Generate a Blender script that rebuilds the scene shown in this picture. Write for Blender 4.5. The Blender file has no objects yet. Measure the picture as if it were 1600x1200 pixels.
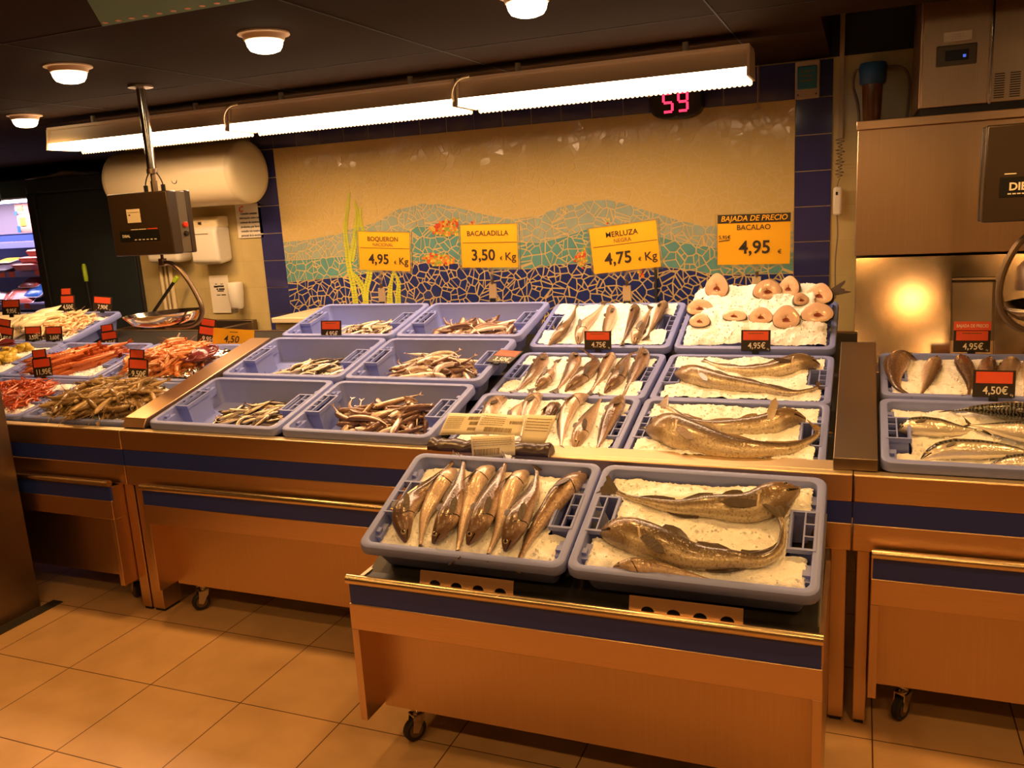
import bpy, math, random
import numpy as np
from mathutils import Vector, Matrix, noise
PI = math.pi
D2R = PI / 180
sc = bpy.context.scene
COL = sc.collection

# ------------------------------------------------------------------ camera, world, exposure
CAM = Vector((2.4277, -2.3724, 1.5303))
YAW, PIT, ROL = .3927, -.2075, -.0581
_f = Vector((-math.sin(YAW) * math.cos(PIT), math.cos(YAW) * math.cos(PIT), math.sin(PIT)))
_r = Vector((math.cos(YAW), math.sin(YAW), 0))
_u = _r.cross(_f)
_R = math.cos(ROL) * _r + math.sin(ROL) * _u
_U = -math.sin(ROL) * _r + math.cos(ROL) * _u
cd = bpy.data.cameras.new('camera')
cd.sensor_width = 36
cd.lens = 1334.28 / 1600 * 36
cd.clip_start = .05
cam = bpy.data.objects.new('camera', cd)
cam.matrix_world = Matrix(((_R.x, _U.x, -_f.x, CAM.x), (_R.y, _U.y, -_f.y, CAM.y), (_R.z, _U.z, -_f.z, CAM.z), (0, 0, 0, 1)))
COL.objects.link(cam)
sc.camera = cam
w = bpy.data.worlds.new('world')
w.use_nodes = True
w.node_tree.nodes['Background'].inputs[0].default_value = (1, .6, .25, 1)
w.node_tree.nodes['Background'].inputs[1].default_value = .02
sc.world = w
vs = sc.view_settings
vs.view_transform = 'Standard'
vs.look = 'None'
vs.gamma = 1
vs.use_curve_mapping = False
vs.exposure = 0.2
DOWN_COL, DOWN_W, DOWN_LENS = (1, .49, .13), 27.0, 9.0
AISLE_W = 13.5  # power of the unseen lamps added over the aisle
TUBE_COL, TUBE_E = (1, .62, .35), 26.0
FRIDGE_COL, FRIDGE_E = (.95, .80, 1.0), 6.0

# ------------------------------------------------------------------ helpers
class MB:
    def __init__(s):
        s.v, s.f, s.m, s.p = [], [], [], []
    def add(s, vs, fs, m=0, p=None):
        n = len(s.v)
        s.v += [tuple(x) for x in vs]
        s.f += [tuple(i + n for i in f) for f in fs]
        s.m += [m] * len(fs)
        s.p += p if p else [(0, 0, 0)] * len(vs)
        return s
    def box(s, a, b, m=0, M=None):
        (x0, y0, z0), (x1, y1, z1) = a, b
        vs = [Vector(q) for q in ((x0, y0, z0), (x1, y0, z0), (x1, y1, z0), (x0, y1, z0), (x0, y0, z1), (x1, y0, z1), (x1, y1, z1), (x0, y1, z1))]
        if M: vs = [M @ q for q in vs]
        return s.add(vs, [(0, 3, 2, 1), (4, 5, 6, 7), (0, 1, 5, 4), (1, 2, 6, 5), (2, 3, 7, 6), (3, 0, 4, 7)], m)
    def prism(s, poly, ext, m=0):
        n = len(poly); e = Vector(ext); a = [Vector(q) for q in poly]
        return s.add(a + [q + e for q in a], [tuple(range(n))[::-1], tuple(range(n, 2 * n))] + [(i, (i + 1) % n, n + (i + 1) % n, n + i) for i in range(n)], m)
    def tube(s, path, r, n=8, m=0, cap=True):
        P = [Vector(q) for q in path]; R = r if isinstance(r, (list, tuple)) else [r] * len(P)
        T = [(P[min(i + 1, len(P) - 1)] - P[max(i - 1, 0)]).normalized() for i in range(len(P))]
        up = Vector((0, 0, 1)) if abs(T[0].z) < .9 else Vector((1, 0, 0))
        N = (up - up.dot(T[0]) * T[0]).normalized()
        vs = []
        for i, q in enumerate(P):
            N = (N - N.dot(T[i]) * T[i]).normalized(); B = T[i].cross(N)
            vs += [q + R[i] * (math.cos(2 * PI * k / n) * N + math.sin(2 * PI * k / n) * B) for k in range(n)]
        fs = [(i * n + k, i * n + (k + 1) % n, (i + 1) * n + (k + 1) % n, (i + 1) * n + k) for i in range(len(P) - 1) for k in range(n)]
        if cap: fs += [tuple(range(n))[::-1], tuple((len(P) - 1) * n + k for k in range(n))]
        return s.add(vs, fs, m)
    def lathe(s, prof, n=24, m=0, M=None, cap=True):
        vs = [Vector((r * math.cos(2 * PI * k / n), r * math.sin(2 * PI * k / n), z)) for r, z in prof for k in range(n)]
        if M: vs = [M @ q for q in vs]
        fs = [(i * n + k, i * n + (k + 1) % n, (i + 1) * n + (k + 1) % n, (i + 1) * n + k) for i in range(len(prof) - 1) for k in range(n)]
        if cap: fs += [tuple(range(n))[::-1], tuple((len(prof) - 1) * n + k for k in range(n))]
        return s.add(vs, fs, m)
    def loft(s, rings, m=0, closed=True, caps=(False, False), pats=None):
        n = len(rings[0]); vs = [q for r in rings for q in r]
        fs = [(i * n + k, i * n + (k + 1) % n, (i + 1) * n + (k + 1) % n, (i + 1) * n + k) for i in range(len(rings) - 1) for k in range(n if closed else n - 1)]
        if caps[0]: fs.append(tuple(range(n))[::-1])
        if caps[1]: fs.append(tuple((len(rings) - 1) * n + k for k in range(n)))
        return s.add(vs, fs, m, pats)
    def mesh(s, name, mats, smooth=35, off=(0, 0, 0)):
        me = bpy.data.meshes.new(name)
        o = Vector(off)
        me.from_pydata([Vector(q) - o for q in s.v], [], s.f)
        for q in mats if isinstance(mats, (list, tuple)) else [mats]: me.materials.append(q)
        me.polygons.foreach_set('material_index', s.m)
        if any(q != (0, 0, 0) for q in s.p):
            at = me.attributes.new('pat', 'FLOAT_VECTOR', 'POINT')
            at.data.foreach_set('vector', [c for q in s.p for c in q])
        if smooth:
            me.shade_smooth()
            if smooth < 180: me.set_sharp_from_angle(angle=smooth * D2R)
        me.update()
        return me
    def build(s, name, mats, parent=None, smooth=35, bevel=0, world=True, segs=2):
        off = parent.location if (parent is not None and world) else (0, 0, 0)
        o = bpy.data.objects.new(name, s.mesh(name, mats, smooth, off))
        COL.objects.link(o)
        if parent is not None: o.parent = parent
        if bevel: bev(o, bevel, segs)
        return o

def bev(o, wdt, segs=2):
    m = o.modifiers.new('bevel', 'BEVEL'); m.width = wdt; m.segments = segs; m.limit_method = 'ANGLE'; m.angle_limit = 40 * D2R
    return o
def tag(o, label, cat, group=None, kind=None):
    o['label'] = label; o['category'] = cat
    if group: o['group'] = group
    if kind: o['kind'] = kind
    return o
def thing(name, label, cat, loc=(0, 0, 0), rot=(0, 0, 0), group=None, M=None):
    o = bpy.data.objects.new(name, None); o.empty_display_size = .05
    COL.objects.link(o)
    if M is not None: o.matrix_world = M
    else: o.location = loc; o.rotation_euler = rot
    return tag(o, label, cat, group)
def solo(mb, name, mats, label, cat, group=None, smooth=35, bevel=0, kind=None):
    a = np.array([tuple(q) for q in mb.v]); lo, hi = a.min(0), a.max(0)
    off = ((lo[0] + hi[0]) / 2, (lo[1] + hi[1]) / 2, lo[2])
    o = bpy.data.objects.new(name, mb.mesh(name, mats, smooth, off)); o.location = off
    COL.objects.link(o)
    if bevel: bev(o, bevel)
    return tag(o, label, cat, group, kind)
def struct(mb, name, mats, smooth=0, bevel=0):
    o = mb.build(name, mats, None, smooth, bevel); o['kind'] = 'structure'
    return o
def dup(root, M=None, label=None, group=None):
    r = root.copy(); COL.objects.link(r)
    if M is not None: r.matrix_world = M
    if label: r['label'] = label
    if group: r['group'] = group
    for ch in root.children:
        c = ch.copy(); COL.objects.link(c); c.parent = r
        for g in ch.children:
            d = g.copy(); COL.objects.link(d); d.parent = c
    return r
def text(s, size, m, parent, loc, rot=(PI / 2, 0, 0), name='lettering', bold=0, align='CENTER', shear=0, sx=1, extrude=.0002, label=None):
    cu = bpy.data.curves.new(name, 'FONT')
    cu.body = s; cu.size = size; cu.align_x = align; cu.align_y = 'CENTER'; cu.extrude = extrude; cu.offset = bold * size; cu.shear = shear
    cu.resolution_u = 3
    cu.materials.append(m)
    o = bpy.data.objects.new(name, cu); COL.objects.link(o)
    o.parent = parent; o.location = loc; o.rotation_euler = rot; o.scale = (sx, 1, 1)
    if label: o['label'] = label
    return o
def catmull(P, n):
    P = [Vector(q) for q in P]; Q = [2 * P[0] - P[1]] + P + [2 * P[-1] - P[-2]]
    out = []
    for i in range(n):
        t = i / (n - 1) * (len(P) - 1); k = min(int(t), len(P) - 2); t -= k
        a, b, c, d = Q[k:k + 4]
        out.append(.5 * ((2 * b) + (c - a) * t + (2 * a - 5 * b + 4 * c - d) * t * t + (3 * b - a - 3 * c + d) * t ** 3))
    L = [0]
    for i in range(1, n): L.append(L[-1] + (out[i] - out[i - 1]).length)
    res = []
    k = 0
    for i in range(n):
        s = L[-1] * i / (n - 1)
        while k < n - 2 and L[k + 1] < s: k += 1
        res.append(out[k].lerp(out[k + 1], (s - L[k]) / max(L[k + 1] - L[k], 1e-9)))
    return res, L[-1]
def interp(tab, u):
    for (a, b), (c, d) in zip(tab, tab[1:]):
        if u <= c: return b + (d - b) * (u - a) / max(c - a, 1e-9)
    return tab[-1][1]

# ------------------------------------------------------------------ materials
def mat(name, col, rough=.5, metal=0, spec=.5, emit=None, es=0, trans=0, coat=0, var=0, vscale=20, bump=0, bscale=80, sss=0, stretch=(1, 1, 1), rvar=0):
    m = bpy.data.materials.new(name); m.use_nodes = True
    nt = m.node_tree; b = nt.nodes['Principled BSDF']
    def S(k, v): b.inputs[k].default_value = v
    S('Base Color', (*col, 1)); S('Roughness', rough); S('Metallic', metal); S('Specular IOR Level', spec)
    S('Transmission Weight', trans); S('Coat Weight', coat); S('Coat Roughness', .08)
    if sss:
        S('Subsurface Weight', sss); S('Subsurface Radius', (.01, .008, .006)); S('Subsurface Scale', .6)
    if emit: S('Emission Color', (*emit, 1)); S('Emission Strength', es)
    if var or bump or rvar:
        tc = nt.nodes.new('ShaderNodeTexCoord'); mp = nt.nodes.new('ShaderNodeMapping'); mp.inputs['Scale'].default_value = stretch
        nt.links.new(tc.outputs['Object'], mp.inputs[0])
        if var or rvar:
            n = nt.nodes.new('ShaderNodeTexNoise'); n.inputs['Scale'].default_value = vscale; n.inputs['Detail'].default_value = 4
            nt.links.new(mp.outputs[0], n.inputs['Vector'])
            if var:
                mx = nt.nodes.new('ShaderNodeMix'); mx.data_type = 'RGBA'
                mx.inputs[6].default_value = (*[c * (1 - var) for c in col], 1); mx.inputs[7].default_value = (*[min(1, c * (1 + var)) for c in col], 1)
                nt.links.new(n.outputs[0], mx.inputs[0]); nt.links.new(mx.outputs[2], b.inputs['Base Color'])
            if rvar:
                mr = nt.nodes.new('ShaderNodeMapRange'); mr.inputs[3].default_value = max(.02, rough - rvar); mr.inputs[4].default_value = rough + rvar
                nt.links.new(n.outputs[0], mr.inputs[0]); nt.links.new(mr.outputs[0], b.inputs['Roughness'])
        if bump:
            n2 = nt.nodes.new('ShaderNodeTexNoise'); n2.inputs['Scale'].default_value = bscale; n2.inputs['Detail'].default_value = 3
            bp = nt.nodes.new('ShaderNodeBump'); bp.inputs['Strength'].default_value = bump; bp.inputs['Distance'].default_value = .004
            nt.links.new(mp.outputs[0], n2.inputs['Vector']); nt.links.new(n2.outputs[0], bp.inputs['Height']); nt.links.new(bp.outputs[0], b.inputs['Normal'])
    return m

def grid_mat(name, col, grout, size, off, plane, rough, mortar, var=.06, bump=.3):
    m = bpy.data.materials.new(name); m.use_nodes = True
    nt = m.node_tree; b = nt.nodes['Principled BSDF']; L = nt.links.new
    tc = nt.nodes.new('ShaderNodeTexCoord'); sp = nt.nodes.new('ShaderNodeSeparateXYZ'); cb = nt.nodes.new('ShaderNodeCombineXYZ')
    L(tc.outputs['Object'], sp.inputs[0]); L(sp.outputs[0], cb.inputs[0]); L(sp.outputs[1 if plane == 'xy' else 2], cb.inputs[1])
    mp = nt.nodes.new('ShaderNodeMapping'); mp.inputs['Location'].default_value = (-off[0] + 40 * size, -off[1] + 40 * size, 0)
    L(cb.outputs[0], mp.inputs[0])
    br = nt.nodes.new('ShaderNodeTexBrick'); br.offset = 0; br.squash = 1
    for k, v in (('Scale', 1), ('Mortar Size', mortar), ('Mortar Smooth', .3), ('Bias', 0), ('Brick Width', size), ('Row Height', size)): br.inputs[k].default_value = v
    br.inputs['Color1'].default_value = (*[c * (1 - var) for c in col], 1); br.inputs['Color2'].default_value = (*[min(1, c * (1 + var)) for c in col], 1); br.inputs['Mortar'].default_value = (*grout, 1)
    L(mp.outputs[0], br.inputs['Vector'])
    n = nt.nodes.new('ShaderNodeTexNoise'); n.inputs['Scale'].default_value = 6; n.inputs['Detail'].default_value = 6
    L(tc.outputs['Object'], n.inputs['Vector'])
    mx = nt.nodes.new('ShaderNodeMix'); mx.data_type = 'RGBA'; mx.blend_type = 'MULTIPLY'; mx.inputs[0].default_value = .35
    rp = nt.nodes.new('ShaderNodeValToRGB'); rp.color_ramp.elements[0].color = (.6, .55, .5, 1); rp.color_ramp.elements[1].color = (1, 1, 1, 1); rp.color_ramp.elements[0].position = .3; rp.color_ramp.elements[1].position = .6
    L(n.outputs[0], rp.inputs[0]); L(br.outputs[0], mx.inputs[6]); L(rp.outputs[0], mx.inputs[7]); L(mx.outputs[2], b.inputs['Base Color'])
    bp = nt.nodes.new('ShaderNodeBump'); bp.invert = True; bp.inputs['Strength'].default_value = bump; bp.inputs['Distance'].default_value = .002
    L(br.outputs['Fac'], bp.inputs['Height']); L(bp.outputs[0], b.inputs['Normal'])
    b.inputs['Roughness'].default_value = rough
    return m

def fish_mat(name, back, mid, belly, rough=.25, metal=.15, spot=0, stripes=None, head=None, p1=.40, p2=.62, gill=None, mouthline=True):
    """colour of the skin itself: back to belly along the pattern attribute d, mottling by noise"""
    m = bpy.data.materials.new(name); m.use_nodes = True
    nt = m.node_tree; b = nt.nodes['Principled BSDF']; L = nt.links.new
    at = nt.nodes.new('ShaderNodeAttribute'); at.attribute_name = 'pat'
    sp = nt.nodes.new('ShaderNodeSeparateXYZ'); L(at.outputs['Vector'], sp.inputs[0])
    tc = nt.nodes.new('ShaderNodeTexCoord'); n = nt.nodes.new('ShaderNodeTexNoise'); n.inputs['Scale'].default_value = 55; n.inputs['Detail'].default_value = 5
    L(tc.outputs['Object'], n.inputs['Vector'])
    ad = nt.nodes.new('ShaderNodeMath'); ad.operation = 'MULTIPLY_ADD'; ad.inputs[1].default_value = .35
    L(n.outputs[0], ad.inputs[0]); L(sp.outputs[1], ad.inputs[2])
    mr = nt.nodes.new('ShaderNodeMapRange'); mr.inputs[1].default_value = -.85; mr.inputs[2].default_value = 1.15
    L(ad.outputs[0], mr.inputs[0])
    rp = nt.nodes.new('ShaderNodeValToRGB'); e = rp.color_ramp.elements
    e[0].color = (*belly, 1); e[0].position = p1 - .12; e[1].color = (*mid, 1); e[1].position = p1 + .06
    q = e.new(p2 + .08); q.color = (*back, 1)
    L(mr.outputs[0], rp.inputs[0]); out = rp.outputs[0]
    if stripes:
        wv = nt.nodes.new('ShaderNodeTexWave'); wv.inputs['Scale'].default_value = stripes; wv.inputs['Distortion'].default_value = 6; wv.inputs['Detail'].default_value = 2; wv.inputs['Detail Scale'].default_value = 1.5
        cb = nt.nodes.new('ShaderNodeCombineXYZ'); L(sp.outputs[0], cb.inputs[0]); L(sp.outputs[1], cb.inputs[1])
        L(cb.outputs[0], wv.inputs['Vector'])
        st = nt.nodes.new('ShaderNodeMath'); st.operation = 'GREATER_THAN'; st.inputs[1].default_value = .5; L(wv.outputs['Fac'], st.inputs[0])
        dd = nt.nodes.new('ShaderNodeMapRange'); dd.inputs[1].default_value = .1; dd.inputs[2].default_value = .3; L(sp.outputs[1], dd.inputs[0])
        mu = nt.nodes.new('ShaderNodeMath'); mu.operation = 'MULTIPLY'; L(st.outputs[0], mu.inputs[0]); L(dd.outputs[0], mu.inputs[1])
        mx = nt.nodes.new('ShaderNodeMix'); mx.data_type = 'RGBA'; L(mu.outputs[0], mx.inputs[0]); L(out, mx.inputs[6]); mx.inputs[7].default_value = (.01, .012, .012, 1); out = mx.outputs[2]
    if spot:
        n2 = nt.nodes.new('ShaderNodeTexNoise'); n2.inputs['Scale'].default_value = 160; n2.inputs['Detail'].default_value = 2; L(tc.outputs['Object'], n2.inputs['Vector'])
        r2 = nt.nodes.new('ShaderNodeMapRange'); r2.inputs[1].default_value = .5; r2.inputs[2].default_value = .75; r2.inputs[4].default_value = spot; L(n2.outputs[0], r2.inputs[0])
        mx = nt.nodes.new('ShaderNodeMix'); mx.data_type = 'RGBA'; L(r2.outputs[0], mx.inputs[0]); L(out, mx.inputs[6]); mx.inputs[7].default_value = (*[c * .25 for c in back], 1); out = mx.outputs[2]
    if head:
        r3 = nt.nodes.new('ShaderNodeMapRange'); r3.inputs[1].default_value = .21; r3.inputs[2].default_value = .17; r3.inputs[4].default_value = .75; L(sp.outputs[0], r3.inputs[0])
        mx = nt.nodes.new('ShaderNodeMix'); mx.data_type = 'RGBA'; L(r3.outputs[0], mx.inputs[0]); L(out, mx.inputs[6]); mx.inputs[7].default_value = (*head, 1); out = mx.outputs[2]
    if gill or mouthline:
        dm = nt.nodes.new('ShaderNodeMath'); dm.operation = 'COMPARE'; dm.inputs[1].default_value = -.22; dm.inputs[2].default_value = .10; L(sp.outputs[1], dm.inputs[0])
        um = nt.nodes.new('ShaderNodeMath'); um.operation = 'LESS_THAN'; um.inputs[1].default_value = .085; L(sp.outputs[0], um.inputs[0])
        mm = nt.nodes.new('ShaderNodeMath'); mm.operation = 'MULTIPLY'; L(dm.outputs[0], mm.inputs[0]); L(um.outputs[0], mm.inputs[1])
        mx = nt.nodes.new('ShaderNodeMix'); mx.data_type = 'RGBA'; L(mm.outputs[0], mx.inputs[0]); L(out, mx.inputs[6]); mx.inputs[7].default_value = (.015, .010, .008, 1); out = mx.outputs[2]
    if gill:
        pq = nt.nodes.new('ShaderNodeMath'); pq.operation = 'MULTIPLY_ADD'; pq.inputs[1].default_value = .05; L(sp.outputs[1], pq.inputs[0]); L(sp.outputs[0], pq.inputs[2])
        g1 = nt.nodes.new('ShaderNodeMath'); g1.operation = 'COMPARE'; g1.inputs[1].default_value = .222; g1.inputs[2].default_value = .0055; L(pq.outputs[0], g1.inputs[0])
        g2 = nt.nodes.new('ShaderNodeMath'); g2.operation = 'LESS_THAN'; g2.inputs[1].default_value = .30; L(sp.outputs[1], g2.inputs[0])
        g3 = nt.nodes.new('ShaderNodeMath'); g3.operation = 'MULTIPLY'; L(g1.outputs[0], g3.inputs[0]); L(g2.outputs[0], g3.inputs[1])
        mx = nt.nodes.new('ShaderNodeMix'); mx.data_type = 'RGBA'; L(g3.outputs[0], mx.inputs[0]); L(out, mx.inputs[6]); mx.inputs[7].default_value = (*gill, 1); out = mx.outputs[2]
    L(out, b.inputs['Base Color'])
    bp = nt.nodes.new('ShaderNodeBump'); bp.inputs['Strength'].default_value = .45; bp.inputs['Distance'].default_value = .003
    n4 = nt.nodes.new('ShaderNodeTexNoise'); n4.inputs['Scale'].default_value = 140; L(tc.outputs['Object'], n4.inputs['Vector']); L(n4.outputs[0], bp.inputs['Height']); L(bp.outputs[0], b.inputs['Normal'])
    b.inputs['Roughness'].default_value = rough; b.inputs['Metallic'].default_value = metal; b.inputs['Coat Weight'].default_value = .35; b.inputs['Coat Roughness'].default_value = .12
    return m

M = {}
M['steel'] = mat('brushed_steel', (.68, .46, .28), .33, 1, var=.10, vscale=5, stretch=(1, 40, 60), bump=.05, bscale=60, rvar=.06)
M['steel_v'] = mat('steel_sheet', (.62, .43, .27), .36, 1, var=.08, vscale=4, stretch=(30, 30, 1), bump=.05, bscale=40, rvar=.05)
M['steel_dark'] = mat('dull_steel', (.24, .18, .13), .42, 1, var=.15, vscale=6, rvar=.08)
M['ledge'] = mat('satin_ledge_steel', (.82, .66, .42), .46, 1, var=.06, vscale=5, stretch=(1, 40, 40), rvar=.05)
M['chrome'] = mat('polished_steel', (.75, .68, .58), .14, 1, var=.04, vscale=10)
M['brass_rail'] = mat('rail_steel', (.72, .55, .33), .26, 1, var=.05, vscale=4, stretch=(1, 30, 30))
M['stripe'] = mat('blue_stripe_film', (.018, .040, .30), .35, var=.1, vscale=8)
M['crate'] = mat('blue_crate_plastic', (.22, .27, .64), .42, spec=.45, var=.05, vscale=14, bump=.04, bscale=200)
M['bed'] = mat('dark_steel_bed', (.06, .055, .05), .45, .6, var=.2, vscale=8)
M['ceil'] = mat('brown_ceiling_panel', (.024, .0115, .0055), .9, spec=.05, var=.08, vscale=2.5)
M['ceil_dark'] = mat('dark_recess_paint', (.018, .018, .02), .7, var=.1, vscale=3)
M['seam'] = mat('panel_joint', (.012, .010, .008), .8, var=.1)
M['floor'] = grid_mat('floor_tile', (.68, .42, .20), (.10, .035, .01), .3784, (-.5347, -.0372), 'xy', .42, .0022)
M['wall_tile'] = grid_mat('cream_wall_tile', (.58, .47, .20), (.55, .42, .20), .1642, (-.8268, 1.9305), 'xz', .18, .0018, .03)
M['wall_plain'] = mat('store_wall_paint', (.62, .46, .28), .7, var=.1, vscale=2)
M['navy'] = mat('navy_glazed_tile', (.035, .036, .13), .12, var=.15, vscale=9, coat=.3)
M['grout'] = mat('pale_grout', (.60, .45, .18), .8, var=.08, vscale=40)
M['t_sky'] = mat('cream_tessera', (.62, .455, .155), .13, var=.04, vscale=18)
M['t_pale'] = mat('pale_aqua_tessera', (.33, .40, .30), .15, var=.22, vscale=14)
M['t_teal'] = mat('teal_tessera', (.12, .31, .28), .14, var=.22, vscale=14)
M['t_navy'] = mat('navy_tessera', (.022, .034, .16), .14, var=.25, vscale=14)
M['t_weed'] = mat('lime_tessera', (.55, .58, .06), .2, var=.2, vscale=25)
M['t_f'] = [mat('orange_tessera', (.80, .28, .05), .2, var=.15, vscale=30), mat('red_tessera', (.70, .08, .03), .2, var=.15, vscale=30), mat('yellow_tessera', (.80, .55, .08), .2, var=.15, vscale=30), mat('green_tessera', (.35, .45, .08), .2, var=.15, vscale=30)]
M['enamel'] = mat('cream_enamel', (.82, .70, .42), .28, var=.03, vscale=3)
M['enamel2'] = mat('cream_cap_plastic', (.70, .60, .34), .4, var=.04, vscale=5)
M['white_pl'] = mat('white_plastic', (.78, .73, .58), .35, var=.03, vscale=8)
M['fixture'] = mat('fixture_white_paint', (.62, .50, .34), .45, var=.05, vscale=3)
M['tube'] = mat('tube_diffuser', (.9, .85, .7), .4, emit=TUBE_COL, es=TUBE_E, var=.01)
M['lens'] = mat('lamp_lens', (.9, .8, .6), .3, emit=(1, .75, .42), es=DOWN_LENS, var=.01)
M['lampring'] = mat('lamp_housing', (.70, .52, .34), .5, var=.04, vscale=8)
M['brown_box'] = mat('brown_scale_paint', (.038, .024, .014), .35, var=.08, vscale=10)
M['grey_box'] = mat('grey_scale_panel', (.12, .10, .06), .4, .1, var=.06, vscale=10)
M['black'] = mat('black_plastic', (.012, .012, .012), .3, var=.1, vscale=10)
M['rubber'] = mat('black_rubber', (.02, .018, .016), .6, var=.1, vscale=30)
M['wrap'] = mat('purple_black_plastic', (.045, .026, .032), .3, var=.4, vscale=20, bump=.5, bscale=25)
M['tagcard'] = mat('tag_black_card', (.028, .020, .014), .4, var=.1, vscale=30)
M['tagred'] = mat('tag_red_label', (.75, .095, .035), .45, var=.06, vscale=30)
M['tagwhite'] = mat('tag_white_ink', (.85, .80, .66), .5, var=.02)
M['ink'] = mat('black_ink', (.02, .015, .01), .6, var=.05)
M['ink_brown'] = mat('thin_ink', (.16, .09, .03), .6, var=.05)
M['yellow'] = mat('yellow_card', (.80, .42, .010), .45, var=.03, vscale=10)
M['paper'] = mat('white_paper', (.82, .75, .58), .6, var=.03, vscale=12)
M['clear'] = mat('clear_acrylic', (.95, .93, .88), .08, trans=1, var=.01)
M['lime'] = mat('lime_handle_plastic', (.42, .62, .02), .35, var=.05)
M['red'] = mat('red_button', (.7, .03, .01), .35, var=.05)
M['led'] = mat('red_led_segment', (.8, .02, .05), .4, emit=(1, .02, .06), es=3.2, var=.01)
M['green'] = mat('green_banner_card', (.010, .15, .085), .45, var=.06, vscale=6)
M['green2'] = mat('leaf_green_sign', (.10, .20, .01), .45, var=.08, vscale=6)
M['door_dark'] = mat('dark_slate_cabinet', (.030, .042, .045), .3, var=.12, vscale=4)
M['cloth'] = mat('folded_cream_cloth', (.6, .52, .40), .8, var=.15, vscale=15, bump=.3, bscale=40)
M['fr_blue'] = mat('fridge_blue_panel', (.06, .12, .45), .45, var=.08, vscale=5)
M['fr_rail'] = mat('lavender_rail', (.22, .24, .55), .4, var=.05)
M['fr_grey'] = mat('fridge_back_panel', (.30, .25, .33), .5, var=.06, vscale=5)
M['fr_light'] = mat('fridge_tube', (.9, .8, .9), .4, emit=FRIDGE_COL, es=FRIDGE_E, var=.01)
M['pk_red'] = mat('red_meat_pack', (.55, .10, .07), .3, var=.3, vscale=16)
M['pk_pink'] = mat('pink_meat_pack', (.80, .36, .28), .3, var=.25, vscale=16)
M['pk_white'] = mat('white_meat_tray', (.85, .75, .75), .4, var=.08, vscale=16)
M['pk_dark'] = mat('dark_meat_tray', (.05, .03, .04), .35, var=.2, vscale=16)
M['pk_blue'] = mat('blue_pack_film', (.03, .14, .50), .3, var=.2, vscale=16)
M['pk_yellow'] = mat('yellow_pack_film', (.85, .55, .06), .35, var=.2, vscale=16)
M['ice'] = mat('crushed_ice', (.97, .98, .97), .3, spec=.5, var=.04, vscale=90, bump=.5, bscale=220)
M['foil'] = mat('crumpled_foil', (.85, .80, .70), .14, 1, var=.05, vscale=20, bump=.6, bscale=40)
M['octopus'] = mat('purple_octopus_skin', (.20, .028, .035), .22, var=.45, vscale=40, bump=.4, bscale=90, coat=.4)
M['filter_blue'] = mat('blue_filter_cap', (.02, .11, .30), .4, var=.1)
M['amber'] = mat('amber_filter_bowl', (.22, .085, .025), .14, trans=.2, var=.1)
M['cable'] = mat('grey_cable', (.20, .15, .10), .5, var=.08)
M['pvc'] = mat('beige_trunking', (.45, .34, .20), .45, var=.05)
M['skin_edge'] = mat('cod_skin_edge', (.06, .05, .04), .3, var=.3, vscale=60)
M['flesh'] = mat('raw_cod_flesh', (.72, .47, .32), .3, var=.16, vscale=40, bump=.3, bscale=90, sss=.15, coat=.3)
M['flesh_dark'] = mat('cod_cavity', (.30, .07, .035), .3, var=.4, vscale=80, coat=.3)
M['iris'] = mat('fish_iris', (.62, .48, .26), .2, .4, var=.1, vscale=200)
M['pupil'] = mat('fish_pupil', (.008, .008, .01), .06, var=.05)
M['fin'] = mat('dark_fin', (.07, .045, .028), .35, var=.4, vscale=70, bump=.3, bscale=120, coat=.3)
M['fin_pale'] = mat('pale_fin', (.22, .14, .06), .35, var=.35, vscale=70, bump=.3, bscale=120, coat=.3)
M['hake'] = fish_mat('hake_skin', (.12, .070, .048), (.28, .17, .115), (.58, .42, .31), spot=.6, head=(.17, .095, .06), p1=.30, p2=.58, gill=(.03, .015, .01))
M['hake_pale'] = fish_mat('pale_hake_skin', (.23, .155, .10), (.52, .38, .29), (.74, .57, .45), spot=.35, p1=.36, p2=.66, head=(.34, .24, .17), gill=(.05, .025, .018))
M['cod'] = fish_mat('cod_skin', (.092, .062, .038), (.24, .172, .105), (.66, .55, .38), spot=.6, head=(.20, .125, .065), gill=(.60, .48, .36), p1=.40, p2=.66)
M['mackerel'] = fish_mat('mackerel_skin', (.16, .15, .13), (.70, .62, .50), (.86, .78, .66), rough=.16, metal=.35, stripes=9, p1=.42, p2=.55)
M['anchovy'] = fish_mat('anchovy_skin', (.07, .045, .03), (.30, .20, .12), (.85, .74, .56), rough=.2, metal=.35, p1=.42, p2=.70)
M['whiting'] = fish_mat('blue_whiting_skin', (.15, .075, .05), (.42, .27, .21), (.86, .74, .62), rough=.2, metal=.2, p1=.42, p2=.70)
def shell(name, a, b): return fish_mat(name, a, tuple((x + y) / 2 for x, y in zip(a, b)), b, rough=.22, metal=0, p1=.4, p2=.6)
M['grey_prawn'] = shell('raw_prawn_shell', (.20, .12, .045), (.48, .33, .15))
M['red_prawn'] = shell('red_prawn_shell', (.42, .055, .018), (.66, .17, .065))
M['orange_prawn'] = shell('cooked_prawn_shell', (.82, .27, .06), (.94, .48, .22))
M['langoustine'] = shell('langoustine_shell', (.36, .052, .012), (.56, .15, .04))
M['squid'] = mat('peeled_squid_flesh', (.92, .78, .50), .25, var=.1, vscale=30, bump=.25, bscale=60, coat=.4, sss=.1)
M['prawn_pale'] = mat('peeled_prawn_flesh', (.90, .62, .36), .25, var=.14, vscale=50, bump=.25, bscale=70, coat=.4)
M['claw'] = mat('yellow_shellfish', (.55, .38, .05), .3, var=.35, vscale=25, bump=.3, bscale=60, coat=.3)
M['darkmat'] = mat('black_floor_mat', (.025, .02, .016), .8, var=.3, vscale=60, bump=.4, bscale=200)

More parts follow.
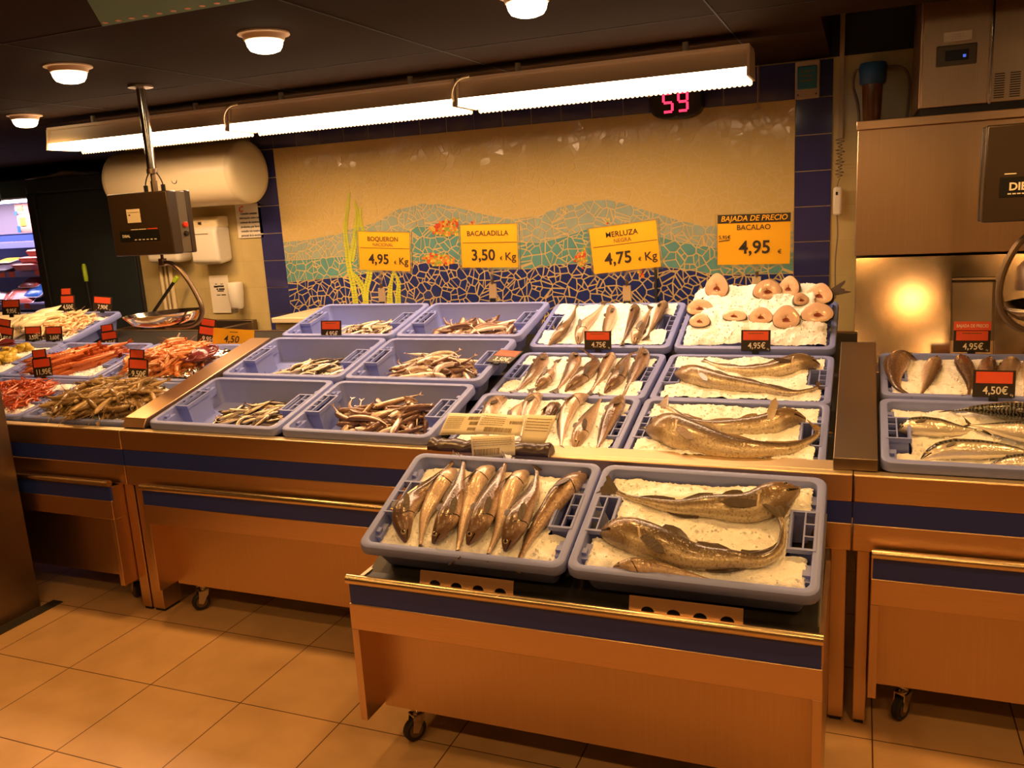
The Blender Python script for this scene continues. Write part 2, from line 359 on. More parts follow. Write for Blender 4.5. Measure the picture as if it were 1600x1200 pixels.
# ------------------------------------------------------------------ setting
CZ = 2.1
struct(MB().box((-6, -5, -.1), (5, 3.8, 0)), 'floor', M['floor'])
cl = MB().box((-6, -5, CZ), (2.28, 3.8, 2.5)).box((2.28, -5, CZ), (5, .95, 2.5))
for q in range(-6, 5):   # joints between the ceiling panels
    x = q * 1.0 + .97
    if x < 2.2: cl.box((x - .003, -5, CZ - .002), (x + .003, 2, CZ), 1)
for y in (-1.6, -.36, .66, 1.22): cl.box((-6, y - .002, CZ - .0015), (2.28, y + .002, CZ), 1)
struct(cl, 'ceiling', [M['ceil'], M['seam']])
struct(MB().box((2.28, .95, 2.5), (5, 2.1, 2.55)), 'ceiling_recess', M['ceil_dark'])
struct(MB().box((-1.99, 2.0, 0), (5, 2.1, CZ)), 'wall_back', M['wall_tile'])
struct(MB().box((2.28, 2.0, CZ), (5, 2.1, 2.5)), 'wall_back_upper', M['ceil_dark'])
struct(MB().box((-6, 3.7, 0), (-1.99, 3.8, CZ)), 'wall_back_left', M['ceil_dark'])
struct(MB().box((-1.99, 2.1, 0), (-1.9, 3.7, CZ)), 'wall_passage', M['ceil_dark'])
struct(MB().box((-6.1, -5, 0), (-6, 3.8, CZ)), 'wall_left', M['wall_plain'])
struct(MB().box((5, -5, 0), (5.1, 2.1, 2.5)), 'wall_right', M['wall_plain'])
struct(MB().box((-6, -5.1, 0), (5, -5, CZ)), 'wall_front', M['wall_plain'])
T, MX, MZ = .1642, -.8268, 1.9305
tr = {'trim_left': [], 'trim_top': [], 'trim_right': []}
for j in range(-1, 12): tr['trim_left'].append((-1, j)); tr['trim_right'].append((18, j))
for i in range(18): tr['trim_top'].append((i, -1))
for k, cells in tr.items():
    mb = MB(); xs = [c[0] for c in cells]; zs = [c[1] for c in cells]
    mb.box((MX + min(xs) * T, 1.994, max(.0, MZ - (max(zs) + 1) * T)), (MX + (max(xs) + 1) * T, 2.0, min(2.1, MZ - min(zs) * T)), 1)
    for i, j in cells:
        z0 = max(.01, MZ - (j + 1) * T + .0016)
        mb.box((MX + i * T + .0016, 1.990, z0), (MX + (i + 1) * T - .0016, 1.995, MZ - j * T - .0016), 0)
    o = struct(mb, k, [M['navy'], M['grout']], 0, .0012)

# ---- broken-tile mosaic picture on the wall
PALE = [(-.83, 1.383), (-.654, 1.389), (-.47, 1.412), (-.343, 1.44), (-.158, 1.472), (-.026, 1.534), (.141, 1.561), (.26, 1.551), (.414, 1.512), (.528, 1.479), (.677, 1.448), (.825, 1.461), (.971, 1.504), (1.112, 1.523), (1.215, 1.524), (1.299, 1.5), (1.414, 1.459), (1.576, 1.403), (1.702, 1.369), (1.858, 1.365), (2.009, 1.34), (2.2, 1.314)]
TEAL = [(-.83, 1.271), (-.668, 1.274), (-.395, 1.285), (-.172, 1.334), (-.04, 1.391), (.089, 1.436), (.361, 1.424), (.559, 1.374), (.71, 1.327), (.835, 1.319), (.963, 1.344), (1.103, 1.382), (1.278, 1.378), (1.477, 1.328), (1.574, 1.295), (1.764, 1.26), (1.949, 1.238), (2.2, 1.223)]
NAVY = [(-.83, 1.138), (-.554, 1.156), (-.391, 1.164), (-.204, 1.188), (.067, 1.242), (.31, 1.224), (.577, 1.185), (.758, 1.181), (.935, 1.2), (1.106, 1.202), (1.493, 1.172), (1.591, 1.16), (1.763, 1.126), (2.2, 1.124)]
WEED = [[(-.323, 1.651), (-.351, 1.543), (-.377, 1.434), (-.376, 1.322), (-.373, 1.209), (-.359, 1.118), (-.354, 1.021), (-.35, .85)], [(-.296, 1.601), (-.286, 1.518), (-.308, 1.409), (-.334, 1.321), (-.357, 1.254)], [(-.258, 1.56), (-.268, 1.473), (-.242, 1.384), (-.232, 1.295), (-.237, 1.183), (-.269, 1.094), (-.281, 1.02), (-.29, .85)], [(-.373, 1.209), (-.326, 1.151), (-.293, 1.094), (-.281, 1.02)], [(-.076, 1.191), (-.102, 1.113), (-.118, 1.024), (-.12, .85)], [(-.076, 1.191), (-.05, 1.123), (-.064, 1.017), (-.06, .85)]]
MFISH = [[(.169, 1.422), (.245, 1.461), (.305, 1.463), (.353, 1.472), (.356, 1.429), (.358, 1.382), (.274, 1.373), (.203, 1.388)], [(.41, 1.43), (.469, 1.461), (.455, 1.43), (.44, 1.40)], [(.113, 1.268), (.182, 1.287), (.254, 1.274), (.3, 1.251), (.319, 1.267), (.31, 1.224), (.248, 1.21), (.164, 1.217)], [(1.205, 1.397), (1.217, 1.392), (1.223, 1.426), (1.208, 1.431)], [(1.018, 1.24), (1.056, 1.259), (1.078, 1.293), (1.088, 1.283), (1.078, 1.238), (1.097, 1.227), (1.063, 1.173), (1.053, 1.203), (1.024, 1.209)], [(1.34, 1.39), (1.36, 1.40), (1.36, 1.38)], [(1.36, 1.15), (1.388, 1.165), (1.396, 1.13), (1.38, 1.117)]]
def clip(poly, a, b, c):          # keep a*x+b*y<=c
    out = []
    for i in range(len(poly)):
        p, q = poly[i], poly[(i + 1) % len(poly)]
        dp, dq = a * p[0] + b * p[1] - c, a * q[0] + b * q[1] - c
        if dp <= 0: out.append(p)
        if (dp < 0 < dq) or (dq < 0 < dp):
            t = dp / (dp - dq); out.append((p[0] + t * (q[0] - p[0]), p[1] + t * (q[1] - p[1])))
    return out
def voronoi(x0, x1, z0, z1, s, gap, rnd, jit=.48):
    nx, nz = int((x1 - x0) / s) + 1, int((z1 - z0) / s) + 1
    sx, sz = (x1 - x0) / nx, (z1 - z0) / nz
    P = {(i, j): (x0 + (i + .5 + rnd.uniform(-jit, jit)) * sx, z0 + (j + .5 + rnd.uniform(-jit, jit)) * sz) for i in range(nx) for j in range(nz)}
    for (i, j), p in P.items():
        poly = [(x0, z0), (x1, z0), (x1, z1), (x0, z1)]
        for di in range(-2, 3):
            for dj in range(-2, 3):
                q = P.get((i + di, j + dj))
                if q is None or q is p: continue
                a, b = q[0] - p[0], q[1] - p[1]; l = math.hypot(a, b)
                poly = clip(poly, a, b, (q[0] ** 2 + q[1] ** 2 - p[0] ** 2 - p[1] ** 2) / 2 - l * gap / 2)
                if len(poly) < 3: break
            if len(poly) < 3: break
        if len(poly) >= 3: yield p, poly
def tessera(mb, poly, y, rnd, m=0, tilt=.012, h=.003):
    cx = sum(q[0] for q in poly) / len(poly); cz = sum(q[1] for q in poly) / len(poly)
    a, b = rnd.gauss(0, tilt), rnd.gauss(0, tilt)
    n = len(poly)
    top = [(x, y - h + a * (x - cx) + b * (z - cz), z) for x, z in poly]; bot = [(x, y, z) for x, z in poly]
    mb.add(bot + top, [tuple(range(n, 2 * n))] + [(i, (i + 1) % n, n + (i + 1) % n, n + i) for i in range(n)], m)
def inside(p, poly):
    r = False
    for i in range(len(poly)):
        a, b = poly[i], poly[i - 1]
        if (a[1] > p[1]) != (b[1] > p[1]) and p[0] < (b[0] - a[0]) * (p[1] - a[1]) / (b[1] - a[1]) + a[0]: r = not r
    return r
mural = thing('mosaic_mural', 'broken tile mosaic of waves, seaweed and fish behind the counter', 'mosaic', (MX + 9 * T, 1.994, .78))
MB().box((MX, 1.988, .78), (MX + 18 * T, 2.0, MZ)).build('grout_bed', M['grout'], mural)
rnd = random.Random(5)
reg = {k: MB() for k in ('sky', 'pale', 'teal', 'navy')}
for p, poly in voronoi(MX + .002, MX + 18 * T - .002, .79, MZ - .002, .050, .0066, rnd, .62):
    pieces, rest = [], [poly]
    for k, curve in (('sky', PALE), ('pale', TEAL), ('teal', NAVY)):
        z = interp(curve, p[0]); sl = (interp(curve, p[0] + .02) - interp(curve, p[0] - .02)) / .04
        c0 = z - sl * p[0]; below = []; g = .002 if k != 'sky' else .001
        for q in rest:
            up, dn = clip(q, sl, -1, -c0 - g), clip(q, -sl, 1, c0 - g)
            if len(up) >= 3: pieces.append((k, up))
            if len(dn) >= 3: below.append(dn)
        rest = below
    pieces += [('navy', q) for q in rest]
    for k, piece in pieces:
        if abs(sum(piece[i][0] * piece[i - 1][1] - piece[i - 1][0] * piece[i][1] for i in range(len(piece)))) / 2 < 2.5e-5: continue
        shards = [piece]
        for rep in range(2):
            nxt = []
            for q in shards:
                size = max(math.hypot(q[i][0] - q[0][0], q[i][1] - q[0][1]) for i in range(len(q)))
                if size > .036 and rnd.random() < (.55 if rep == 0 else .18):
                    a = rnd.uniform(0, PI); cx = sum(v[0] for v in q) / len(q) + rnd.uniform(-.006, .006); cz = sum(v[1] for v in q) / len(q) + rnd.uniform(-.006, .006)
                    ca, sa = math.cos(a), math.sin(a); c0 = ca * cx + sa * cz; g = rnd.uniform(.0022, .0046)
                    nxt += [z for z in (clip(q, ca, sa, c0 - g), clip(q, -ca, -sa, -c0 - g)) if len(z) >= 3]
                else: nxt.append(q)
            shards = nxt
        for q in shards: tessera(reg[k], q, 1.988, rnd, 0, .020 if k == 'sky' else .012, .0010 if k == 'sky' else .0022)
for k, mm, nm in (('sky', 't_sky', 'cream_sky_mosaic'), ('pale', 't_pale', 'pale_wave_mosaic'), ('teal', 't_teal', 'teal_wave_mosaic'), ('navy', 't_navy', 'navy_wave_mosaic')):
    reg[k].build(nm, M[mm], mural, 0)
for path in WEED:
    mb = MB()
    P, L = catmull([(x, 0, z) for x, z in path], max(6, int(len(path) * 5)))
    n = int(L / .015)
    P, L = catmull(P, n + 1)
    for i in range(n):
        t = i / n; wd = .006 + .013 * min(1, t * 2.2)
        a, b = P[i], P[i + 1]; d = (b - a).normalized(); nn = Vector((-d.z, 0, d.x))
        a = a + d * .001; b = b - d * .001
        for s0, s1 in ((-1, -.06), (.06, 1)):
            tessera(mb, [(a + nn * wd * s0).xz, (b + nn * wd * s0).xz, (b + nn * wd * s1).xz, (a + nn * wd * s1).xz], 1.9845, rnd, 0, .02, .002)
    mb.build('seaweed_mosaic', M['t_weed'], mural, 0)
for poly0 in MFISH:
    mb = MB()
    xs = [q[0] for q in poly0]; zs = [q[1] for q in poly0]
    for p, poly in voronoi(min(xs), max(xs), min(zs), max(zs), .013, .0016, rnd):
        if inside(p, poly0): tessera(mb, poly, 1.9845, rnd, rnd.choice((0, 0, 1, 2, 2, 3)), .02, .002)
    mb.build('mosaic_fish', M['t_f'], mural, 0)

# ------------------------------------------------------------------ lamps
def downlight(x, y, label):
    t = thing('ceiling_downlight', label, 'ceiling light', (x, y, CZ), group='recessed ceiling downlights')
    MB().lathe([(.050, CZ), (.080, CZ), (.081, CZ - .005), (.067, CZ - .008), (.062, CZ - .022), (.058, CZ - .024), (.02, CZ - .024)], 28, 0, Matrix.Translation((x, y, 0)), cap=False).build('housing', M['lampring'], t)
    MB().lathe([(.059, CZ - .022), (.054, CZ - .040), (.046, CZ - .052), (.030, CZ - .058), (.001, CZ - .060)], 24, 0, Matrix.Translation((x, y, 0))).build('lamp_lens', M['lens'], t, 60)
    l = bpy.data.lights.new('downlight_beam', 'SPOT'); l.energy = DOWN_W if y > -.5 else AISLE_W; l.color = DOWN_COL; l.spot_size = 168 * D2R; l.spot_blend = .55; l.shadow_soft_size = .055
    o = bpy.data.objects.new('downlight_beam', l); COL.objects.link(o); o.parent = t; o.location = (0, 0, -.066)
    return t
for x, y, lb in ((.667, .004, 'round ceiling downlight, lit, nearest the middle of the long tube light'), (-.204, .03, 'round ceiling downlight, lit, right of the hanging scale pole'), (-1.45, .856, 'round ceiling downlight, lit, farthest back above the dark cabinet'), (1.545, .03, 'round ceiling downlight, lit, cut off at the top edge of view'),
                 (2.43, .03, 'round ceiling downlight above the right counter end'), (3.3, .03, 'round ceiling downlight above the far right counter'), (.13, -.95, 'unseen round ceiling downlight over the aisle by the steel pillar'), (1.0, -.95, 'unseen round ceiling downlight over the aisle tiles'), (1.875, -.95, 'unseen round ceiling downlight over the front trolley aisle'), (2.75, -.95, 'unseen round ceiling downlight over the aisle near the right counter'), (.2, -2.0, 'unseen downlight added as fill deep in the aisle, left one'), (3.0, -2.0, 'unseen downlight added as fill deep in the aisle, right one'), (1.545, -2.0, 'unseen downlight added as fill deep in the aisle, middle one'), (3.6, -.95, 'unseen downlight added as fill over the aisle beyond the ice machine'), (.87, -2.0, 'unseen downlight added as fill deep in the aisle, left of the middle one'), (2.27, -2.0, 'unseen downlight added as fill deep in the aisle, right of the middle one')):  # aisle lamps are out of view; deep row and rightmost added as fill
    downlight(x, y, lb)

def tube_light(x0, x1, label, FY=-.37, CZ=2.056):
    t = thing('fluorescent_light', label, 'ceiling light', ((x0 + x1) / 2, 1.49 + FY, CZ), group='row of tube lights under the ceiling')
    def sec(prof, a, b, m, nm, **k):
        mb = MB(); mb.prism([(a, y + FY, z) for y, z in prof], (b - a, 0, 0)); return mb.build(nm, m, t, 30, **k)
    sec([(1.41, CZ), (1.41, CZ - .012), (1.425, CZ - .016), (1.425, CZ - .03), (1.405, CZ - .075), (1.40, CZ - .082), (1.58, CZ - .082), (1.575, CZ - .075), (1.555, CZ - .03), (1.555, CZ - .016), (1.57, CZ - .012), (1.57, CZ)], x0 + .002, x1 - .002, M['fixture'], 'housing')
    sec([(1.402, CZ - .080), (1.396, CZ - .100), (1.404, CZ - .112), (1.576, CZ - .112), (1.584, CZ - .100), (1.578, CZ - .080)], x0 + .012, x1 - .012, M['tube'], 'diffuser')
    for q in (x0, x1 - .010):
        sec([(1.408, CZ - .01), (1.398, CZ - .08), (1.39, CZ - .114), (1.59, CZ - .114), (1.582, CZ - .08), (1.572, CZ - .01)], q, q + .010, M['fixture'], 'end_cap')
    mb = MB(); n = 60; L = x1 - x0 - .024
    pts = [(x0 + .012, 1.590 + FY, CZ - .075)]
    for i in range(n):
        for q in range(4):
            u = (i + q / 4) / n; pts.append((x0 + .012 + L * u, 1.602 + FY, CZ - .122 - .007 * abs(math.sin(PI * q / 4))))
    pts += [(x1 - .012, 1.602 + FY, CZ - .122), (x1 - .012, 1.590 + FY, CZ - .075)]
    mb.prism(pts, (0, .003, 0))
    mb.build('back_reflector', M['fixture'], t, 0)
    for x in (x0 + .25, x1 - .25): MB().tube([(x, 1.49 + FY, CZ - .004), (x, 1.49 + FY, 2.1)], .012, 8).build('ceiling_mount', M['fixture'], t)
    return t
tube_light(-1.531, -.356, 'long white tube light, lit, left one of the row behind the scale pole')
tube_light(-.350, .834, 'long white tube light, lit, middle one of the row')
tube_light(.840, 2.033, 'long white tube light, lit, right one of the row above the number display')
for x, l in ((-.353, 'thin cable loop hanging between the left and middle tube lights'), (.837, 'thin cable loop between the middle and right tube lights')):
    solo(MB().tube(catmull([(x + .07, 1.03, CZ - .044), (x + .03, 1.018, CZ - .052), (x, 1.016, CZ - .082), (x - .01, 1.018, CZ - .117), (x - .005, 1.024, CZ - .137)], 14)[0], .004, 6), 'cable_loop', M['enamel'], l, 'cable')

# ------------------------------------------------------------------ counters
def counter(x0, x1, legs, label, z0=.66, z1=.945, y1=1.34):
    t = thing('display_counter', label, 'fish counter', ((x0 + x1) / 2, .6, 0), group='steel fish counters')
    MB().box((x0, 0, .686), (x1, .03, .764)).build('front_panel', M['steel'], t, bevel=.004)
    MB().box((x0, .002, .755), (x1, .042, .7645)).build('top_ledge', M['ledge'], t, bevel=.002)
    if -1 < x0 < 2: MB().box((1.150, .03, .7575), (x1, .120, .7655)).build('deep_ledge', M['ledge'], t, bevel=.002)
    MB().box((x0, .002, .624), (x1, .028, .686)).build('stripe', M['stripe'], t)
    MB().box((x0, 0, .545), (x1, .03, .624)).build('lower_panel', M['steel'], t, bevel=.003)
    mb = MB(); th = .02
    mb.prism([(x0, .042, z0 - .0), (x0, y1, z1), (x0, y1, z1 - th), (x0, .042, z0 - th)], (x1 - x0, 0, 0))
    mb.box((x0, .03, z0 - .02), (x1, .042, .756))
    mb.build('bed', M['bed'], t)
    MB().box((x0, y1 - .02, .5), (x1, y1, z1)).build('back_panel', M['steel_v'], t)
    for a, b in legs:
        MB().box((a, .03, 0.012), (b, .03 + .10, .545)).build('leg', M['steel_v'], t, bevel=.003)
        MB().box((a, y1 - .07, 0.012), (b, y1 - .02, .56)).build('leg', M['steel_v'], t, bevel=.003)
        MB().box((a + .006, .036, 0), (b - .006, .12, .014)).build('foot', M['rubber'], t)
    return t
counter(-3.3, -.2025, [(-.2528, -.205), (-1.8, -1.75)], 'left steel fish counter with prawns and squid, blue stripe along its front')
counter(-.1985, 2.4235, [(-.197, -.138), (2.370, 2.414)], 'middle steel fish counter with four columns of crates, blue stripe along its front')
counter(2.426, 4.2, [(2.438, 2.474), (3.9, 3.95)], 'right steel fish counter with mackerel crate, blue stripe along its front', y1=.93, z1=.86)

# steel strips standing between the crates of neighbouring counters
mb = MB()
mb.prism([(-.215, .030, .770), (-.215, .050, .803), (-.215, .84, .985), (-.215, .85, .985), (-.215, .85, .955), (-.215, .06, .770)], (.108, 0, 0))
solo(mb, 'divider_strip', M['steel_v'], 'sloping steel strip between the grey prawns and the first anchovy crate', 'divider', bevel=.002)
mb = MB()
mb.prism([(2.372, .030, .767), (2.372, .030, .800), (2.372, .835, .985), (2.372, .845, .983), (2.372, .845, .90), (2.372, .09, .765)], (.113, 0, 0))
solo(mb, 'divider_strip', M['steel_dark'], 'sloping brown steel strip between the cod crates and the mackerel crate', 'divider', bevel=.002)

# ------------------------------------------------------------------ trolleys
def caster(parent, x, y, rot):
    MR = Matrix.Translation((x, y, 0)) @ Matrix.Rotation(rot, 4, 'Z')
    mb = MB()
    for s in (-1, 1):
        mb.prism([MR @ Vector((s * .015 - .0015, -.012, .085)), MR @ Vector((s * .015 - .0015, .022, .085)), MR @ Vector((s * .015 - .0015, .03, .035)), MR @ Vector((s * .015 - .0015, .012, .026)), MR @ Vector((s * .015 - .0015, -.016, .07))], MR.to_3x3() @ Vector((.003, 0, 0)))
    mb.box((-.0165, -.016, .080), (.0165, .024, .085), 0, MR); mb.box((-.022, -.03, .108), (.022, .03, .113), 0, MR)
    mb.lathe([(.011, .085), (.014, .09), (.014, .108)], 12, 0, MR)
    f = mb.build('caster', M['chrome'], parent, world=False)
    W = MR @ Matrix.Translation((0, .015, .035)) @ Matrix.Rotation(PI / 2, 4, 'Y')
    MB().lathe([(.006, -.011), (.024, -.011), (.031, -.012), (.035, -.008), (.035, .008), (.031, .012), (.024, .011), (.006, .011)], 22, 0, W).build('wheel', M['rubber'], f, world=False)
    MB().lathe([(.002, -.0125), (.022, -.0122), (.022, .0122), (.002, .0125)], 16, 0, W).build('hub', M['steel_dark'], f, world=False)
CWD = 1.222
def make_cart():
    t = thing('display_trolley', 'wheeled steel trolley pulled out in front, carrying two crates', 'trolley', (1.152, -.55, 0), group='steel trolleys with rolled rail')
    def B(mb, nm, m, **k): return mb.build(nm, m, t, world=False, **k)
    B(MB().tube([(0, .004, .557), (CWD, .004, .557)], .0135, 14), 'rail', M['brass_rail'])
    B(MB().box((.004, .004, .484), (CWD - .004, .012, .546)), 'stripe', M['stripe'])
    B(MB().box((0, .0, .41), (CWD, .012, .486)), 'front_panel', M['steel'], bevel=.002)
    for x in (0, CWD - .022): B(MB().box((x, .001, .13), (x + .022, .48, .41)), 'side_plate', M['steel_v'], bevel=.0015)
    for x in (0, CWD - .012): B(MB().box((x, .012, .41), (x + .012, .48, .54)), 'side_cheek', M['steel_v'])
    B(MB().box((.022, .10, .12), (CWD - .022, .108, .412)), 'kick_panel', M['steel_v'])
    B(MB().box((.012, .012, .525), (CWD - .012, .48, .535)), 'top_tray', M['bed'])
    for x, y, r in ((.10, .145, 2.6), (CWD - .10, .145, 1.1), (.10, .42, .5), (CWD - .10, .42, 3.6)): caster(t, x, y, r)
    return t
cart = make_cart()
def put(o, x, y, label): return dup(o, Matrix.Translation((x, y, 0)), label)
put(cart, -.096, -.04, 'wheeled steel trolley pushed in under the anchovy crates of the middle counter')
put(cart, 2.476, -.04, 'wheeled steel trolley pushed in under the right counter by the mackerel crate')
put(cart, -1.477, -.04, 'wheeled steel trolley in shade under the left prawn counter')
TK = .381
KM = Matrix.Translation((1.158, -.499, .634)) @ Matrix.Rotation(TK, 4, 'X')
mb = MB(); A = Matrix.Translation((-1.152, .55, 0)) @ KM
mb.box((.0, -.03, -.124), (1.205, .40, -.112), 0, A)
mb.build('tilted_tray', M['bed'], cart, world=False)
for x in (.216, .782):
    mb = MB(); n = 4; Lb, hb = .266, .034
    y0, z0 = .018, .562
    def holes(x, mb):
        # strip with four round-topped holes along its lower edge
        pts = [(0, hb), (0, 0)]
        for i in range(4):
            c = .045 + i * .062
            pts += [(c - .016, 0)] + [(c + .016 * math.cos(a), .012 * math.sin(a) + .002) for a in [PI - PI * k / 8 for k in range(9)]] + [(c + .016, 0)]
        pts += [(Lb, 0), (Lb, hb)]
        mb.prism([(x + a, y0 + .3 * b, z0 + b) for a, b in pts], (0, .003, 0))
    holes(x, mb)
    mb.build('crate_stop', M['steel'], cart, 0, world=False)

# ------------------------------------------------------------------ crates
CW, CDp, CH = .60, .418, .105
def outline(ins, r, nd, ny0=.148, ny1=.276):
    x0, x1, y0, y1 = ins, CW - ins, ins, CDp - ins; out = []
    def arc(cx, cy, a0): return [(cx + r * math.cos(a0 + PI / 2 * k / 4), cy + r * math.sin(a0 + PI / 2 * k / 4)) for k in range(5)]
    out += arc(x0 + r, y0 + r, PI)
    out += arc(x1 - r, y0 + r, 1.5 * PI)
    out += [(x1, ny0), (x1 - nd, ny0 + .001), (x1 - nd, ny1 - .001), (x1, ny1)]
    out += arc(x1 - r, y1 - r, 0)
    out += arc(x0 + r, y1 - r, PI / 2)
    out += [(x0, ny1), (x0 + nd, ny1 - .001), (x0 + nd, ny0 + .001), (x0, ny0)]
    return out
def make_crate():
    t = thing('fish_crate', 'x', 'crate')
    R3 = lambda o, z: [(x, y, z) for x, y in o]
    mb = MB()
    mb.loft([R3(outline(.0225, .020, .052), -.004), R3(outline(.026, .020, .050), -.03), R3(outline(.046, .016, .034), -CH + .008)], caps=(False, True))
    mb.loft([R3(outline(.018, .022, .055), -.006), R3(outline(.022, .022, .052), -.03), R3(outline(.043, .018, .036), -CH)], caps=(False, True))
    mb.loft([R3(outline(.0225, .020, .052), -.004), R3(outline(.018, .022, .055), -.006)])
    for sx in (0, 1):      # moulded steps on the end walls
        for y0, y1 in ((.06, .115), (.305, .36)):
            a, b = (.024, .042) if sx == 0 else (CW - .042, CW - .024)
            mb.box((a, y0, -.05), (b, y1, -.020)); mb.box((a, y0 + .012, -.020), (b - .006 if sx == 0 else b, y0 + .03, -.010))
    mb.build('tub', M['crate'], t, 40)
    mb = MB()
    prof = [(.0235, -.006), (.0225, -.001), (.021, 0), (.006, 0), (.002, -.002), (.0, -.007), (-.001, -.026), (.0, -.029), (.003, -.029), (.018, -.008)]
    mb.loft([R3(outline(i, max(.012, .032 - max(i, 0) * .5), 0), z) for i, z in prof])
    mb.build('rim', M['crate'], t, 40)
    for s in (0, 1):
        X = (lambda v: v) if s == 0 else (lambda v: CW - v)
        mb = MB()
        def bar(xa, xb, ya, yb, z0=-.012, z1=.0015):
            mb.box((min(X(xa), X(xb)), ya, z0), (max(X(xa), X(xb)), yb, z1))
        bar(.016, .082, .142, .149); bar(.016, .082, .274, .281); bar(.075, .082, .149, .274); bar(.016, .022, .149, .274)
        bar(.043, .047, .149, .274, -.010); bar(.022, .043, .188, .192, -.010); bar(.022, .043, .231, .235, -.010)
        mb.build('handle', M['crate'], t, 0)
    return t
CR = {}
for c in range(2):
    for j in range(3): CR['m%d%d' % (c, j)] = ((-.091 + .614 * c, .03 + .4308 * j, .793 + .0993 * j), .2295)
for c in (2, 3):
    for j, (o, tl) in enumerate((((.066, .742), .262), ((.49, .838), .209), ((.935, .94), .325))): CR['m%d%d' % (c, j)] = ((-.091 + .614 * c,) + o, tl)
CR['k0'] = ((1.158, -.499, .634), .381); CR['k1'] = ((1.763, -.499, .634), .381)
for j, (o, tl) in enumerate((((.052, .781), .177), ((.455, .86), .23), ((.857, .957), .26))):
    for i, x in enumerate((-.81, -1.42, -2.03, -2.64)): CR['l%d%d' % (i, j)] = ((x,) + o, tl)
CR['r0'] = ((2.492, .03, .795), .2); CR['r1'] = ((2.497, .46, .882), .145)
CM = {k: Matrix.Translation(o) @ Matrix.Rotation(tl, 4, 'X') for k, (o, tl) in CR.items()}
CL = {'m00': 'blue crate of anchovies beside the steel strip, nearest row', 'm01': 'blue crate of anchovies, middle row', 'm02': 'blue crate of anchovies, back row under the BOQUERON sign',
      'm10': 'blue crate of pinkish blue whiting, nearest row', 'm11': 'blue crate of blue whiting with the tilted 3,50 tag, middle row', 'm12': 'blue crate of blue whiting, back row under the BACALADILLA sign',
      'm20': 'blue crate of iced hake partly covered by paper labels, nearest row', 'm21': 'blue crate of iced hake, middle row', 'm22': 'blue crate of iced hake, back row with the 4,75 tag',
      'm30': 'blue crate of two iced cod, nearest row by the brown steel strip', 'm31': 'blue crate of two iced cod, middle row by the brown steel strip', 'm32': 'blue crate heaped with cod steaks under the BACALAO sign',
      'k0': 'blue crate of eight hakes on the front trolley, left one', 'k1': 'blue crate of large cod on the front trolley, right one',
      'l00': 'blue crate of grey raw prawns beside the steel strip', 'l10': 'blue crate of small red prawns, nearest row at the pillar', 'l01': 'blue crate of orange cooked prawns under the scale pan', 'l11': 'blue crate of long red langoustines with the 11,95 tag', 'l21': 'blue crate of yellow shellfish and a tied red bundle on ice', 'l22': 'blue crate of white peeled squid with the 4,50 tag, back row', 'l32': 'blue crate of white squid at the far left, back row',
      'r0': 'blue crate of striped mackerel at the right counter front', 'r1': 'blue crate of iced grey fish behind the mackerel crate'}
proto = make_crate(); first = True
for k, lb in CL.items():
    if first: proto.matrix_world = CM[k]; proto['label'] = lb; proto['group'] = 'blue fish crates'; first = False
    else: dup(proto, CM[k], lb, 'blue fish crates')

# ------------------------------------------------------------------ crushed ice
ICE = {}
EDGE = {'k': .018, 'm': .006}
LIFT = {'m2': .006, 'm3': .005, 'k1': .004}
def nz(x, y, z, s): return noise.noise(Vector((x * s, y * s, z)))
def ice(k, label, fn, seed=0, x0=.034, x1=.566, y0=.034, y1=.384, mask=None, step=.0055, grain=.0018):
    rnd = random.Random(seed)
    def h(x, y):
        d = min(x - .03, .57 - x, y - .03, .388 - y)
        return fn(x, y) + .012 * nz(x, y, seed, 11) + .006 * nz(x, y, seed + 9, 34) - EDGE.get(k[0], .014) * math.exp(-max(d, 0) / .012) + LIFT.get(k[:2], 0)
    ICE[k] = h
    nx, ny = int((x1 - x0) / step), int((y1 - y0) / step)
    V = []
    for i in range(nx + 1):
        for j in range(ny + 1):
            x, y = x0 + (x1 - x0) * i / nx, y0 + (y1 - y0) * j / ny
            V.append((x + rnd.uniform(-.4, .4) * step, y + rnd.uniform(-.4, .4) * step, h(x, y) + rnd.uniform(-1, 1) * grain))
    F = []
    for i in range(nx):
        for j in range(ny):
            x, y = x0 + (x1 - x0) * (i + .5) / nx, y0 + (y1 - y0) * (j + .5) / ny
            if (x < .084 or x > CW - .084) and .140 < y < .283: continue
            if mask and not mask(x, y): continue
            a = i * (ny + 1) + j
            F.append((a, a + ny + 1, a + ny + 2, a + 1))
    mb = MB(); mb.add(V, F)
    # loose lumps on top
    for _ in range(420):
        x, y = rnd.uniform(x0 + .01, x1 - .01), rnd.uniform(y0 + .01, y1 - .01)
        if ((x < .09 or x > CW - .09) and .13 < y < .29) or (mask and not mask(x, y)): continue
        s = rnd.uniform(.0022, .0055); c = Vector((x, y, h(x, y) + s * .3))
        pts = [c + Vector((rnd.uniform(.6, 1.3) * s * q[0], rnd.uniform(.6, 1.3) * s * q[1], rnd.uniform(.5, 1.1) * s * q[2])) for q in ((1, 0, 0), (0, 1, 0), (-1, 0, 0), (0, -1, 0), (0, 0, 1), (0, 0, -1))]
        mb.add(pts, [(0, 1, 4), (1, 2, 4), (2, 3, 4), (3, 0, 4), (1, 0, 5), (2, 1, 5), (3, 2, 5), (0, 3, 5)])
    used = sorted({i for f in mb.f for i in f}); mp = {a: b for b, a in enumerate(used)}
    mb.v = [mb.v[i] for i in used]; mb.p = [mb.p[i] for i in used]; mb.f = [tuple(mp[i] for i in f) for f in mb.f]
    o = mb.build('crushed_ice', M['ice'], None, 60); o.matrix_world = CM[k]
    return tag(o, label, 'ice', 'beds of crushed ice', 'stuff')
